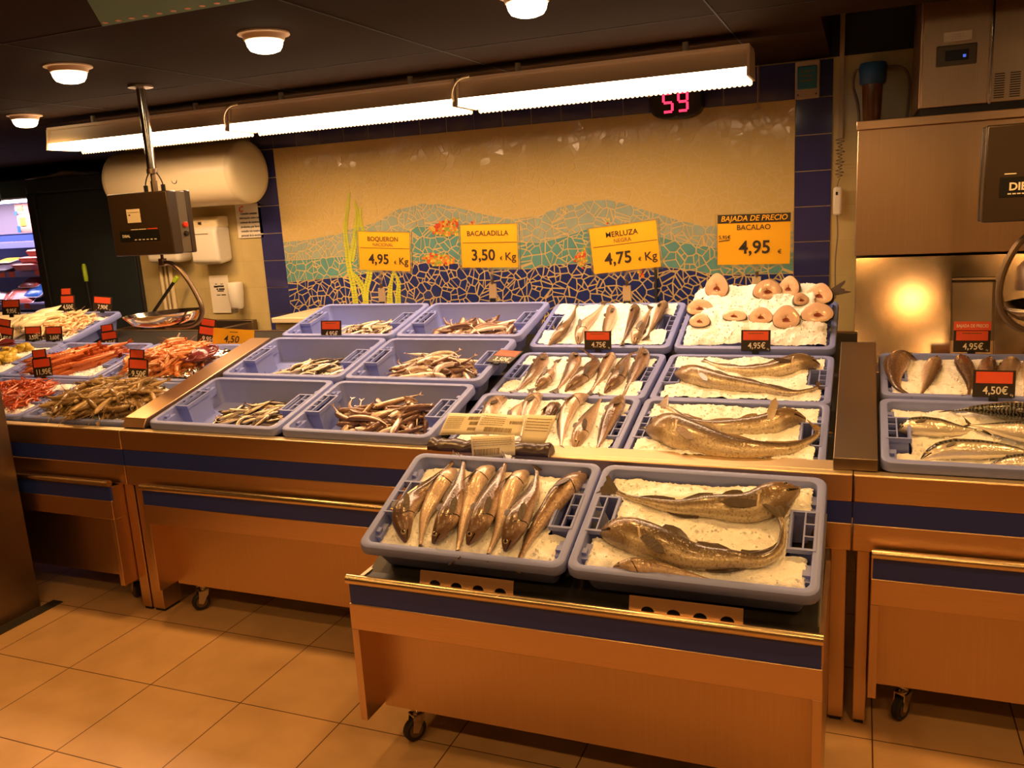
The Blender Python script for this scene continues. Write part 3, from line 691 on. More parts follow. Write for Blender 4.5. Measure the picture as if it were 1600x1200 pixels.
def bump2(x, y, cx, cy, rx, ry, a): return a * math.exp(-(((x - cx) / rx) ** 2 + ((y - cy) / ry) ** 2))
ice('k0', 'crushed ice under the hakes in the left trolley crate', lambda x, y: -.022, 1)
ice('k1', 'crushed ice under the cod in the right trolley crate', lambda x, y: -.018 + bump2(x, y, .56, .33, .05, .06, .03), 2)
ice('m20', 'crushed ice in the nearest hake crate under the paper labels', lambda x, y: -.012 + .020 * max(0, 1 - y / .15), 3)
ice('m21', 'crushed ice in the middle hake crate', lambda x, y: -.010, 4)
ice('m22', 'crushed ice in the back hake crate', lambda x, y: -.006 + .012 * y / .4, 5)
ice('m30', 'crushed ice around the two cod of the nearest row', lambda x, y: -.008 + .022 * max(0, 1 - y / .15), 6)
ice('m31', 'crushed ice around the two cod of the middle row', lambda x, y: -.004, 7)
ice('m32', 'crushed ice heaped high under the cod steaks', lambda x, y: -.004 + .100 * min(1, max(0, (y - .03) / .28)) ** .8 * min(1, max(0, min(x, .6 - x) + .05) / .14) - .02 * max(0, (y - .36) / .04), 8)
ice('r0', 'crushed ice under the mackerel', lambda x, y: -.055 + .03 * min(1, y / .3) + bump2(x, y, .3, .33, .2, .05, .02), 9)
ice('r1', 'crushed ice over the grey fish behind the mackerel', lambda x, y: -.006, 10)
ice('l21', 'crushed ice under the yellow shellfish', lambda x, y: -.012, 11)
ice('l11', 'crushed ice showing right of the red langoustines', lambda x, y: -.020, 12)
ice('l10', 'crushed ice at the right edge of the small red prawns', lambda x, y: -.012 + bump2(x, y, .28, .2, .22, .16, .012), 13)
ice('l00', 'crushed ice at the back of the grey prawns', lambda x, y: -.018 + bump2(x, y, .34, .2, .2, .14, .035), 14)
ice('l01', 'crushed ice at the back of the orange prawns', lambda x, y: -.03 + bump2(x, y, .30, .24, .18, .14, .045), 15)
ice('l22', 'crushed ice under the white squid with the 4,50 tag', lambda x, y: -.012 + bump2(x, y, .25, .2, .2, .15, .02), 16)
ice('l32', 'crushed ice under the far left squid', lambda x, y: -.012, 17)
FLOORZ = -CH + .009
for i, (k, cx, cy, rx, ry, a, lb) in enumerate((('m00', .37, .22, .10, .08, .028, 'small patch of melting ice in the nearest anchovy crate'), ('m01', .38, .22, .10, .08, .030, 'small patch of melting ice in the middle anchovy crate'), ('m02', .42, .22, .12, .08, .034, 'small patch of melting ice in the back anchovy crate'),
        ('m10', .33, .22, .16, .10, .036, 'patch of melting ice in the nearest blue whiting crate'), ('m11', .36, .22, .16, .10, .04, 'patch of melting ice in the middle blue whiting crate'), ('m12', .36, .22, .16, .10, .034, 'patch of melting ice in the back blue whiting crate'))):
    ice(k, lb, lambda x, y, cx=cx, cy=cy, rx=rx, ry=ry, a=a: FLOORZ - .014 + bump2(x, y, cx, cy, rx, ry, a), 30 + i, cx - rx * 1.3, cx + rx * 1.3, max(.06, cy - ry * 1.3), cy + ry * 1.3, lambda x, y, cx=cx, cy=cy, rx=rx, ry=ry: ((x - cx) / rx) ** 2 + ((y - cy) / ry) ** 2 < .75)

# ------------------------------------------------------------------ fish
PROF = {
    'hake': [(0, .14), (.02, .32), (.06, .54), (.12, .76), (.19, .95), (.28, 1.02), (.40, .98), (.54, .80), (.68, .56), (.80, .38), (.92, .22), (1, .17)],
    'cod': [(0, .24), (.02, .46), (.06, .72), (.12, .94), (.19, 1.02), (.27, .98), (.36, .88), (.48, .72), (.60, .54), (.72, .38), (.84, .24), (.94, .16), (1, .15)],
    'mack': [(0, .12), (.03, .36), (.10, .70), (.20, .94), (.32, 1), (.48, .96), (.64, .72), (.80, .40), (.92, .14), (1, .09)],
    'slim': [(0, .25), (.03, .55), (.12, .88), (.25, 1), (.45, .95), (.65, .72), (.82, .42), (.94, .20), (1, .14)]}
def body(spine, hh, ww, prof, roll=0, side=1, n=30, m=16, sag=0, zoff=None):
    """one continuous body; returns MB, frames"""
    P, L = catmull(spine, n)
    rings, pats, fr = [], [], []
    cr, sr = math.cos(roll), math.sin(roll)
    for i, c in enumerate(P):
        u = i / (n - 1)
        t = (P[min(i + 1, n - 1)] - P[max(i - 1, 0)]).normalized()
        N0 = Vector((0, 0, 1)); N0 = (N0 - N0.dot(t) * t).normalized(); B0 = N0.cross(t) * side
        B = B0 * cr + N0 * sr; N = N0 * cr - B0 * sr
        f = interp(PROF[prof], u); h, wd = hh * f, ww * f * (1.12 if .05 < u < .2 else 1)
        ring = []
        for k in range(m):
            a = 2 * PI * k / m; ca, sa = math.cos(a), math.sin(a)
            q = abs(sa) ** .85 * (1 if sa > 0 else -1)
            ring.append(c + B * h * ca * (1 if ca > 0 else 1.06) + N * wd * q)
            pats.append((u, ca, sa))
        rings.append(ring); fr.append((c, t, B, N, h, wd))
    mb = MB(); mb.loft(rings, 0, True, (True, True), pats)
    return mb, fr, L
def fin_fan(mb, base, d, b, nrm, l, h0, h1, rnd, fork=.25, n=9, th=.0016):
    """tail: spreading rays with a ragged edge"""
    low, top = [], []
    pts = [base + b * h0, base - b * h0]
    edge = []
    for k in range(n):
        s = -1 + 2 * k / (n - 1)
        ll = l * (1 - fork * (1 - abs(s)) + rnd.uniform(-.07, .07))
        edge.append(base + d * ll + b * s * h1 + nrm * rnd.uniform(-.002, .003))
    poly = [base + b * h0] + edge[::-1] + [base - b * h0]
    mb.prism(poly, nrm * th)
def big_fish(name, k, label, group, spine, hh, ww, prof, m, fm, roll=0, side=1, lift=.5, sink=0, tail=(.10, .05, .3), dorsal=None, pect=None, eye=.06, seed=0, zs=None, mouth=False, jaw=None):
    rnd = random.Random(seed)
    f = ICE.get(k, lambda x, y: 0)
    pts = []
    for i, (x, y) in enumerate(spine):
        u = i / (len(spine) - 1)
        z = f(min(max(x, .05), .55), min(max(y, .05), .37)) + ww * interp(PROF[prof], u) * lift - sink
        if zs: z += zs[i]
        pts.append((x, y, z))
    mb, fr, L = body(pts, hh, ww, prof, roll, side)
    c0 = fr[len(fr) // 2][0].copy()
    o = bpy.data.objects.new(name, mb.mesh(name, M[m], 60, c0)); COL.objects.link(o)
    o.matrix_world = CM[k] @ Matrix.Translation(c0)
    tag(o, label, 'fish', group)
    def part(mb, nm, mm, sm=0):
        q = bpy.data.objects.new(nm, mb.mesh(nm, mm, sm, c0)); COL.objects.link(q); q.parent = o; return q
    n = len(fr)
    if tail:
        c, t, B, N, h, wd = fr[-1]
        tb = MB(); fin_fan(tb, c - t * .004, t, B, N, tail[0], h * .9, tail[1], rnd, tail[2]); part(tb, 'tail_fin', M[fm])
    for (u0, u1, hf, sgn) in (dorsal or []):
        i0, i1 = int(u0 * (n - 1)), int(u1 * (n - 1)); base, edge = [], []
        for i in range(i0, i1 + 1):
            c, t, B, N, h, wd = fr[i]; s = (i - i0) / max(1, i1 - i0)
            a = c + B * sgn * h * .94; base.append(a)
            edge.append(a + B * sgn * hf * (math.sin(PI * min(1, .18 + s * .85)) ** .7) * (1 + rnd.uniform(-.12, .12)) + t * hf * .35)
        if len(base) > 1:
            N = fr[(i0 + i1) // 2][3]
            db = MB(); db.prism(base + edge[::-1], N * .0016); part(db, 'dorsal_fin' if sgn > 0 else 'belly_fin', M[fm])
    if pect:
        u, ln, ang = pect[:3]; off = pect[3] if len(pect) > 3 else -.25
        c, t, B, N, h, wd = fr[int(u * (n - 1))]
        a = c + N * wd * .93 + B * h * off; d = (t * math.cos(ang) + B * math.sin(ang) + N * .12).normalized(); b = N.cross(d).normalized()
        pl = [a + b * ln * .10, a + d * ln * .35 + b * ln * .19, a + d * ln * .8 + b * ln * .15, a + d * ln + b * ln * .02, a + d * ln * .75 - b * ln * .12, a + d * ln * .3 - b * ln * .12, a - b * ln * .08]
        pb = MB(); pb.prism(pl, N * .002); part(pb, 'pectoral_fin', M[fm])
    if eye:
        er = hh * (.24 if hh < .033 else .19)
        c, t, B, N, h, wd = fr[max(1, int(eye * (n - 1) + .5))]
        q = .42
        pos = c + B * h * q + N * wd * (1 - q * q) ** .5 * .92
        nrm = (N + B * .35).normalized(); R = nrm.to_track_quat('Z', 'Y').to_matrix().to_4x4(); R.translation = pos
        eb = MB(); eb.lathe([(er, -er * .3), (er * .95, er * .12), (er * .62, er * .34)], 16, 0, R, cap=False); eb.lathe([(er * .62, er * .34), (er * .4, er * .44), (er * .02, er * .48)], 16, 1, R)
        part(eb, 'eye', [M['iris'], M['pupil']], 60)
    if mouth:
        c, t, B, N, h, wd = fr[0]
        jb = MB(); A = [c + B * h * .55, c - t * hh * .22 + B * h * .05, c - t * hh * .16 - B * h * .3, c + t * hh * .25 - B * h * 1.0, c + t * hh * .5 - B * h * .5]
        jb.prism([q - N * wd * .7 for q in A], N * wd * 1.4); part(jb, 'lower_jaw', M[m])
    return o
ORD = ['first', 'second', 'third', 'fourth', 'fifth', 'sixth', 'seventh', 'eighth']
K0 = [[(.123, .055), (.086, .133), (.085, .211), (.111, .29), (.128, .394)], [(.155, .357), (.149, .278), (.145, .211), (.15, .14), (.173, .048)], [(.213, .051), (.229, .115), (.218, .191), (.205, .27), (.169, .39)], [(.266, .391), (.255, .297), (.263, .21), (.272, .135), (.294, .033)], [(.318, .052), (.331, .115), (.325, .196), (.319, .297), (.30, .411)], [(.375, .386), (.365, .287), (.369, .201), (.378, .122), (.38, .039)], [(.426, .048), (.434, .115), (.431, .195), (.433, .28), (.411, .374)], [(.554, .392), (.523, .297), (.493, .203), (.477, .115), (.467, .032)]]
hd = ['darkest hake at the left end of the trolley crate, head down front', 'pale belly up hake second from left in the trolley crate', 'third hake from left in the trolley crate, eye and head at the front rim', 'fourth hake from left in the trolley crate, silvery head at the back', 'fifth hake from left in the trolley crate, eye and head at the front', 'sixth hake from left in the trolley crate, pale belly, head at the back', 'seventh hake from left in the trolley crate, head at the front', 'hake lying slantwise at the right end of the trolley crate']
for i, s in enumerate(K0):
    up = s[0][1] > .2
    rr = [.5, -.75, .5, -.6, .5, -.7, .5, -.1][i]
    z = [0, .004, .012, .004, .012, .002, .012, 0][i]
    big_fish('hake', 'k0', hd[i], 'hakes in the trolley crate', s, .033 if i in (1, 5, 3) else .031, .027, 'hake', 'hake_pale' if i in (1, 3, 5) else 'hake', 'fin', rr, 1 if (i in (0, 2, 4, 6)) else -1, .75, 0, (.042, .024, .12), [(.30, .40, .012, 1), (.44, .92, .008, 1)], (.27, .06, .15), .075, i, zs=[z] * len(s))
K1 = [([(.531, .348), (.479, .31), (.416, .272), (.327, .262), (.234, .261), (.144, .279), (.096, .296), (.062, .305)], .041, 'upper large cod in the trolley crate, head at right back corner', -1), ([(.055, .156), (.126, .139), (.215, .111), (.308, .087), (.395, .081), (.462, .098), (.500, .135), (.508, .185), (.498, .225)], .045, 'lower large cod in the trolley crate, head at left, tail curling up right', 1), ([(.117, .034), (.186, .038), (.274, .040), (.361, .026)], .020, 'small peach fish tucked under the lower cod at the front rim', 1)]
for i, (s, h, lb, sd) in enumerate(K1):
    if i < 2: big_fish('cod', 'k1', lb, 'whole cod on ice', s, h, h * .80, 'cod', 'cod', 'fin', .35, sd, .72, 0, (.050, .036, .10), [(.30, .42, .018, 1), (.46, .64, .014, 1), (.68, .88, .011, 1), (.55, .70, .010, -1)], (.26, .085, -.35 * sd, -.2), .085, 20 + i, zs=[0, 0, 0, 0, 0, 0, .004, .012] if i == 0 else [0, 0, 0, 0, 0, .004, .012, .024, .034], mouth=True)
    else: big_fish('small_fish', 'k1', lb, None, s, h, .016, 'hake', 'hake_pale', 'fin_pale', .4, 1, .8, 0, None, None, None, .07, 23)
M30 = [([(.054, .195), (.129, .154), (.213, .106), (.323, .064), (.415, .064), (.501, .106), (.559, .178), (.570, .225)], .054, 'biggest cod, gaping head at left, nearest row by the ledge', 1), ([(.529, .302), (.478, .286), (.42, .243), (.35, .225), (.252, .227), (.171, .256), (.123, .315), (.085, .350)], .036, 'cod with raised fin behind the biggest cod, head at right', -1)]
for i, (s, h, lb, sd) in enumerate(M30):
    big_fish('cod', 'm30', lb, 'whole cod on ice', s, h, h * .78, 'cod', 'cod', 'fin_pale', .4, sd, .7, 0, (.050, .045, .15), [(.30, .42, .018, 1), (.46, .64, .012, 1), (.68, .88, .010, 1), (.55, .70, .010, -1)], (.27, .085, -.3 * sd if i == 0 else 2.2, -.2), .085, 30 + i, mouth=(i == 0))
M31 = [([(.55, .32), (.482, .288), (.403, .249), (.322, .23), (.246, .255), (.194, .298), (.146, .34)], .035, 'upper cod of the middle row, brown head at right', -1), ([(.058, .216), (.135, .163), (.226, .12), (.309, .105), (.391, .084), (.471, .063), (.525, .085), (.552, .125)], .037, 'lower cod of the middle row, head at left and dark forked tail', 1)]
for i, (s, h, lb, sd) in enumerate(M31):
    big_fish('cod', 'm31', lb, 'whole cod on ice', s, h, h * .78, 'cod', 'cod', 'fin', .4, sd, .7, 0, (.050, .034, .3) if i else (.02, .012, .1), [(.30, .42, .012, 1), (.46, .64, .010, 1), (.68, .88, .008, 1)], (.27, .06, -.5 * sd, -.3), .085, 40 + i)
H2 = {'m20': [[(.104, .383), (.08, .327), (.096, .225), (.144, .093)], [(.209, .10), (.188, .248), (.193, .336), (.183, .420)], [(.229, .416), (.218, .338), (.229, .238), (.26, .106)], [(.324, .34), (.311, .288), (.315, .204), (.347, .077)], [(.403, .429), (.375, .337), (.374, .224), (.419, .048)], [(.466, .042), (.459, .14), (.46, .274), (.455, .400)], [(.53, .424), (.531, .294), (.532, .16), (.539, .039)]],
      'm21': [[(.098, .406), (.118, .275), (.127, .159), (.108, .041)], [(.183, .046), (.198, .132), (.188, .212), (.173, .312)], [(.22, .401), (.263, .281), (.269, .183), (.262, .058)], [(.295, .049), (.329, .139), (.348, .235), (.334, .335), (.26, .428)], [(.381, .415), (.394, .287), (.402, .158), (.395, .045)], [(.445, .049), (.47, .147), (.464, .273), (.456, .39), (.481, .426)], [(.485, .454), (.521, .342), (.522, .196), (.513, .039)]],
      'm22': [[(.091, .01), (.128, .098), (.129, .224), (.111, .365)], [(.216, .024), (.209, .129), (.231, .239), (.237, .362)], [(.277, .353), (.306, .239), (.315, .114), (.32, .02)], [(.384, .367), (.405, .253), (.408, .145), (.404, .041)], [(.454, .02), (.454, .10), (.459, .206), (.458, .317)], [(.509, .39), (.515, .284), (.504, .16), (.499, .086)]]}
RW = {'m20': 'nearest', 'm21': 'middle', 'm22': 'back'}
for k, L in H2.items():
    for i, s in enumerate(L):
        down = s[0][1] < .2
        big_fish('hake', k, '%s hake from the left on ice in the %s row crate, head towards the %s' % (ORD[i], RW[k], 'front' if down else 'back'), 'hakes on the middle counter', s, .026 if k != 'm22' else .024, .023, 'hake', 'hake' if (k == 'm21' or i in (3, 6)) else 'hake_pale', 'fin', (.5, -.2, .2, .6, -.3, .5, .3)[i], 1 if i % 2 else -1, .68, 0, (.040, .022, .2), [(.30, .40, .010, 1), (.44, .92, .007, 1)], (.27, .055, .2), .08, 50 + i)
R0 = [([(.051, .243), (.096, .247), (.157, .253), (.206, .255), (.27, .263)], 'striped mackerel at the left back, head against the left crate wall', 1, 0), ([(.454, .285), (.377, .303), (.298, .313), (.24, .318), (.200, .335)], 'dark striped mackerel at the back with its tail to the left', 1, .01), ([(.106, .105), (.168, .135), (.236, .150), (.33, .150), (.416, .144)], 'silver mackerel near the front, eye and head at left', 1, .0), ([(.45, .08), (.38, .082), (.31, .08), (.24, .066)], 'dark backed mackerel at the front rim, cut by the view edge', -1, 0), ([(.46, .20), (.38, .215), (.30, .237), (.237, .262)], 'pale silver mackerel in the middle, tail crossing the left one', -1, .014)]
for i, (s, lb, sd, z) in enumerate(R0):
    big_fish('mackerel', 'r0', lb, 'mackerel in the right crate', s, .030, .026, 'mack', 'mackerel', 'fin', .35, sd, .8, 0, (.035, .030, .75), [(.30, .40, .012, 1), (.60, .68, .008, 1)], (.24, .03, .1), .07, 70 + i, zs=[z] * len(s))
R1 = [[(.118, .372), (.071, .343), (.045, .214), (.05, .088), (.085, .03)], [(.186, .378), (.159, .259), (.137, .129), (.114, .03)], [(.252, .391), (.258, .265), (.263, .138), (.247, .03)], [(.343, .385), (.323, .25), (.318, .108), (.319, .03)], [(.41, .377), (.383, .253), (.355, .11), (.334, .03)], [(.46, .38), (.448, .257), (.417, .115), (.395, .03)]]
for i, s in enumerate(R1):
    big_fish('hake', 'r1', '%s greyish fish from the left, half buried in ice behind the mackerel crate' % ORD[i], 'iced fish behind the mackerel', s, .036 if i == 0 else .028, .026, 'hake', 'hake' if i in (0, 2, 3) else 'hake_pale', 'fin', .4, 1 if i % 2 else -1, .45 if i == 0 else .12, 0, (.03, .02, .2), [(.30, .9, .008, 1)], None, .08, 80 + i)

# ------------------------------------------------------------------ cod steaks
ST = [(.136, .30, .040, .044, 75, 0, 'large oval cod steak standing at the top left of the heap'), (.075, .215, .044, .030, 62, 12, 'reddish cod steak low at the left edge of the heap'), (.090, .125, .036, .026, 58, -8, 'small cod steak at the lower left of the heap'), (.222, .150, .040, .024, 55, -10, 'cod steak half sunk in ice, left of the 4,95 tag'), (.335, .285, .046, .036, 70, 14, 'wide cod steak high in the middle of the heap'), (.416, .305, .036, .038, 72, -16, 'rounded cod steak at the top right of the middle pair'), (.532, .275, .044, .036, 66, -14, 'grey skinned cod steak near the tail at the right'), (.322, .150, .038, .030, 62, 0, 'cod steak right behind the 4,95 tag'), (.418, .130, .042, .040, 68, 0, 'round cod steak right of the 4,95 tag'), (.530, .165, .050, .036, 60, 6, 'ragged cod steak with torn edge at the lower right'), (.465, .235, .026, .024, 60, 30, 'small cod scrap wedged between the right steaks')]
for i, (x, y, rx, ry, pitch, yaw, lb) in enumerate(ST):
    rx *= 1.18; ry *= 1.18
    rnd = random.Random(300 + i); n = 30; th = .032
    def outl(s, seed=i):
        pts = []
        for k in range(n):
            a = 2 * PI * k / n
            r = 1 + .05 * nz(math.cos(a), math.sin(a), seed * 3.1, 1.6) + (.10 if i == 9 else 0) * nz(math.cos(a) * 2, math.sin(a) * 2, seed, 2)
            px, py = math.cos(a) * rx * r, math.sin(a) * ry * r
            px *= 1 - .26 * (py / ry)            # narrower at the back bone side
            pts.append((px * s, py * s))
        return pts
    z = ICE['m32'](x, y)
    Mt = CM['m32'] @ Matrix.Translation((x, y, z + ry * .42)) @ Matrix.Rotation(yaw * D2R, 4, 'Z') @ Matrix.Rotation(pitch * D2R - .325, 4, 'X')
    b = MB(); b.loft([[(p[0], p[1], zz) for p in outl(s)] for s, zz in ((.90, -th), (1.0, -th * .8), (1.02, -th * .3), (1.0, -.001), (.965, .0015))], caps=(True, False))
    o = bpy.data.objects.new('cod_steak', b.mesh('cod_steak', M['skin_edge'], 50)); COL.objects.link(o); o.matrix_world = Mt
    tag(o, lb, 'fish steak', 'cod steaks on the ice heap')
    b = MB(); O1 = outl(.97)
    b.loft([[(p[0] * s, p[1] * s + oy, zz + .0012 * nz(p[0] * 40, p[1] * 40, i, 1)) for p in O1] for s, oy, zz in ((1.0, 0, .0012), (.95, 0, .0022), (.55, -.12 * ry, .0026), (.25, -.24 * ry, .0022), (.17, -.26 * ry, .0006))])
    q = b.build('flesh', M['flesh'], o, 60, world=False)
    b = MB(); b.loft([[(p[0] * s * (1.1 + .5 * nz(p[0] * 60, p[1] * 60, i + 5, 1)), p[1] * s * .8 - .26 * ry, zz) for p in O1] for s, zz in ((.25, .0029), (.16, .0014), (.02, -.004))], caps=(False, True))
    b.tube([(rx * .34, -.40 * ry, .0028), (rx * .05, -.26 * ry, .0032), (-rx * .05, .12 * ry, .0030)], [.0012, .0022, .0008], 6)
    b.build('cavity', M['flesh_dark'], o, 60, world=False)
b = MB(); rnd = random.Random(9)
base = Vector((.560, .31, ICE['m32'](.55, .31) + .004))
fin_fan(b, base, Vector((.9, .35, .25)).normalized(), Vector((-.35, .75, .5)).normalized(), Vector((0, -.5, .85)), .085, .012, .030, rnd, .35, 9, .003)
b.tube([base - Vector((.05, .02, .012)), base + Vector((.012, .005, .003))], [.014, .010], 10)
o = bpy.data.objects.new('cod_tail', b.mesh('cod_tail', M['fin'], 30)); COL.objects.link(o); o.matrix_world = CM['m32']
tag(o, 'dark cut cod tail sticking out at the right of the steak heap', 'fish tail')

# ------------------------------------------------------------------ heaps of small fish and prawns
class Heap:
    """height map of a crate floor: things settle on what lies below them"""
    def __init__(s, fn, c=.006):
        s.c = c; s.nx, s.ny = int(.6 / c), int(.42 / c)
        s.h = [[fn(i * c, j * c) for j in range(s.ny + 1)] for i in range(s.nx + 1)]
    def at(s, x, y):
        i, j = min(max(int(x / s.c + .5), 0), s.nx), min(max(int(y / s.c + .5), 0), s.ny); return s.h[i][j]
    def put(s, x, y, ang, L, r, keep=.62):
        dx, dy = math.cos(ang), math.sin(ang)
        pts = [(x + dx * L * t, y + dy * L * t) for t in (-.42, -.2, 0, .2, .42)]
        hs = [s.at(*p) for p in pts]
        za, zb = max(hs[:3]), max(hs[2:])
        zc = (za + zb) / 2 * .6 + sum(hs) / 5 * .4
        pit = math.atan2((zb - za) * .8, L * .6)
        for t in [k / 12 - .5 for k in range(13)]:
            px, py = x + dx * L * t, y + dy * L * t; top = zc + math.tan(pit) * L * t + r * 2 * keep
            i, j = int(px / s.c + .5), int(py / s.c + .5)
            for a in (-1, 0, 1):
                for b2 in (-1, 0, 1):
                    if 0 <= i + a <= s.nx and 0 <= j + b2 <= s.ny and (a * a + b2 * b2) * s.c * s.c <= r * r * 1.3: s.h[i + a][j + b2] = max(s.h[i + a][j + b2], top - (r * .4 if a or b2 else 0))
        return zc + r * keep, pit
def scatter(name, meshes, k, label, cat, group, n, region, L, r, rnd, fn, ang=None, flat=.6, keep=.62, wall=True, scale=(.88, 1.12), roll=.5):
    hp = Heap(fn); src = {}; cnt = 0; tries = 0
    while cnt < n and tries < n * 12:
        tries += 1
        x, y = region(rnd)
        a = ang(rnd, x, y) if ang else rnd.uniform(0, 2 * PI)
        sc_ = rnd.uniform(*scale); l = L * sc_
        ex, ey = abs(math.cos(a)) * l / 2, abs(math.sin(a)) * l / 2
        if wall:
            if not (.046 + ex < x < .554 - ex and .05 + ey < y < .37 - ey): continue
            if .135 - ey < y < .29 + ey and not (.086 + ex * .9 < x < .514 - ex * .9): continue
        z, pit = hp.put(x, y, a, l, r * sc_, keep)
        me = rnd.choice(meshes)
        o = src.get(me.name)
        if o is None: o = bpy.data.objects.new(name, me); src[me.name] = o
        else: o = o.copy()
        COL.objects.link(o)
        o.matrix_world = CM[k] @ Matrix.Translation((x, y, z)) @ Matrix.Rotation(a, 4, 'Z') @ Matrix.Rotation(-pit, 4, 'Y') @ Matrix.Rotation(rnd.gauss(0, roll), 4, 'X') @ Matrix.Scale(sc_, 4)
        tag(o, label, cat, group); cnt += 1
    return hp
def small_fish_mesh(nm, L, hh, ww, bend, m, rnd, tail=.10):
    s = [(-L / 2 * .9, -bend * .5, 0), (-L / 4, bend * .35, 0), (0, bend * .55, 0), (L / 4, bend * .2, 0), (L / 2 * .85, -bend * .7, 0)]
    mb, fr, l = body(s, hh, ww, 'slim', rnd.uniform(-.5, .5), rnd.choice((-1, 1)), 15, 10)
    c, t, B, N, h, wd = fr[-1]
    fin_fan(mb, c, t, B, N, L * tail, h * .9, hh * .85, rnd, .55, 5, .0012)
    c, t, B, N, h, wd = fr[1]
    for sg in (1, -1):
        R = (N * sg).to_track_quat('Z', 'Y').to_matrix().to_4x4(); R.translation = c + B * h * .3 + N * sg * wd * .9
        e = hh * .2; mb.lathe([(e, 0), (e * .6, e * .3), (e * .05, e * .35)], 8, 1, R)
    return mb.mesh(nm, [m, M['pupil']], 60)
rnd = random.Random(77)
ANCH = [small_fish_mesh('anchovy', .105, .0085, .0065, b, M['anchovy'], rnd) for b in (0, .006, -.006, .012, -.012, .02)]
WHIT = [small_fish_mesh('blue_whiting', .195, .0128, .0105, b, M['whiting'], rnd, .08) for b in (0, .012, -.014, .03, -.03, .055)]
def floor_fn(k):
    f = ICE.get(k)
    return (lambda x, y: max(FLOORZ, f(x, y) if f else FLOORZ))
def ell(cx, cy, rx, ry):
    def g(r):
        while True:
            a, b = r.uniform(-1, 1), r.uniform(-1, 1)
            if a * a + b * b < 1: return cx + rx * a, cy + ry * b
    return g
RN = {0: 'nearest', 1: 'middle', 2: 'back'}
for j, (cx, cy, rx, ry, n) in enumerate(((.36, .22, .22, .15, 110), (.35, .22, .22, .13, 85), (.38, .22, .19, .13, 105))):
    k = 'm0%d' % j
    scatter('anchovy', ANCH, k, 'slim silver anchovy lying in the %s row anchovy crate' % RN[j], 'fish', 'anchovies in the %s row crate' % RN[j], n, ell(cx, cy, rx, ry), .105, .0075, rnd, floor_fn(k), lambda r, x, y: r.gauss(.9, .6) + (PI if r.random() < .5 else 0), keep=.6)
for j, (cx, cy, rx, ry, n) in enumerate(((.34, .22, .25, .16, 92), (.34, .22, .25, .16, 82), (.35, .22, .22, .14, 62))):
    k = 'm1%d' % j
    scatter('blue_whiting', WHIT, k, 'pinkish brown blue whiting lying in the %s row whiting crate' % RN[j], 'fish', 'blue whiting in the %s row crate' % RN[j], n, ell(cx, cy, rx, ry), .195, .0108, rnd, floor_fn(k), lambda r, x, y: r.gauss(.35, .65) + (PI if r.random() < .5 else 0), keep=.55)

def prawn_mesh(nm, L, rad, arc, m, rnd, legs=True, ant=.5):
    """curled segmented body, tail fan, feelers"""
    n, k = 16, 8; R = L / max(arc, .05); rings, pats = [], []
    prof = [(0, .35), (.05, .7), (.18, 1), (.36, 1.05), (.45, .92), (.7, .74), (.9, .46), (1, .34)]
    cs = []
    for i in range(n):
        u = i / (n - 1); a = arc * (u - .5)
        c = Vector((R * math.sin(a), R * (1 - math.cos(a)) * -1 + R * (1 - math.cos(arc / 2)) * .5, 0)); t = Vector((math.cos(a), -math.sin(a), 0)); B = Vector((math.sin(a), math.cos(a), 0))
        cs.append((c, t, B))
        rr = rad * interp(prof, u) * (1 + (.07 if (u > .38 and i % 2) else 0))
        rings.append([c + B * rr * math.cos(2 * PI * q / k) + Vector((0, 0, rr * .82 * math.sin(2 * PI * q / k))) for q in range(k)])
        pats += [(u, math.cos(2 * PI * q / k), 0) for q in range(k)]
    mb = MB(); mb.loft(rings, 0, True, (True, True), pats)
    c, t, B = cs[-1]; Z = Vector((0, 0, 1))
    for s in (-.55, 0, .55):
        d = (t + Z * s).normalized(); b = d.cross(B).normalized()
        mb.prism([c + b * rad * .15, c + d * L * .07 + b * rad * .30, c + d * L * .13 + b * rad * .1, c + d * L * .13 - b * rad * .1, c + d * L * .07 - b * rad * .30, c - b * rad * .15], B * .0008)
    c, t, B = cs[0]
    mb.tube([c + B * rad * .3, c - t * L * .13 + B * rad * .75], [rad * .22, rad * .03], 5)
    for s in (-1, 1):
        mb.tube(catmull([c + Z * s * rad * .2, c - t * L * .2 * ant * 2 + Z * s * rad * .9 + B * rad, c - t * L * ant * .7 + Z * s * rad * 1.6 + B * rad * (2.5 + s)], 6)[0], rad * .055, 3, cap=False)
    if legs:
        for q in range(3, 9):
            c, t, B = cs[q]
            for s in (-1, 1): mb.tube([c - B * rad * .8 + Z * s * rad * .3, c - B * rad * 1.7 - t * rad * .5 + Z * s * rad * .55], [rad * .11, rad * .04], 3, cap=False)
    return mb.mesh(nm, M[m], 60)
rnd = random.Random(21)
GP = [prawn_mesh('grey_prawn', .125, .0125, a, 'grey_prawn', rnd) for a in (.7, 1.3, 1.9, .3)]
RP = [prawn_mesh('red_prawn', .085, .0062, a, 'red_prawn', rnd, True, .8) for a in (.6, 1.2, 1.8)]
OP = [prawn_mesh('orange_prawn', .085, .0105, a, 'orange_prawn', rnd, True, .25) for a in (.6, 1.0, 1.5)]
LG = [prawn_mesh('langoustine', .195, .0165, a, 'langoustine', rnd, True, .3) for a in (.1, .3, .5)]
def icefn(k): return lambda x, y: ICE[k](x, y)
scatter('grey_prawn', GP, 'l00', 'raw greyish brown prawn heaped in the crate beside the steel strip', 'prawn', 'grey prawns in the left crate', 235, ell(.34, .17, .27, .135), .115, .010, rnd, icefn('l00'), lambda r, x, y: r.gauss(.6, .9) + (PI if r.random() < .5 else 0), keep=.45, wall=False)
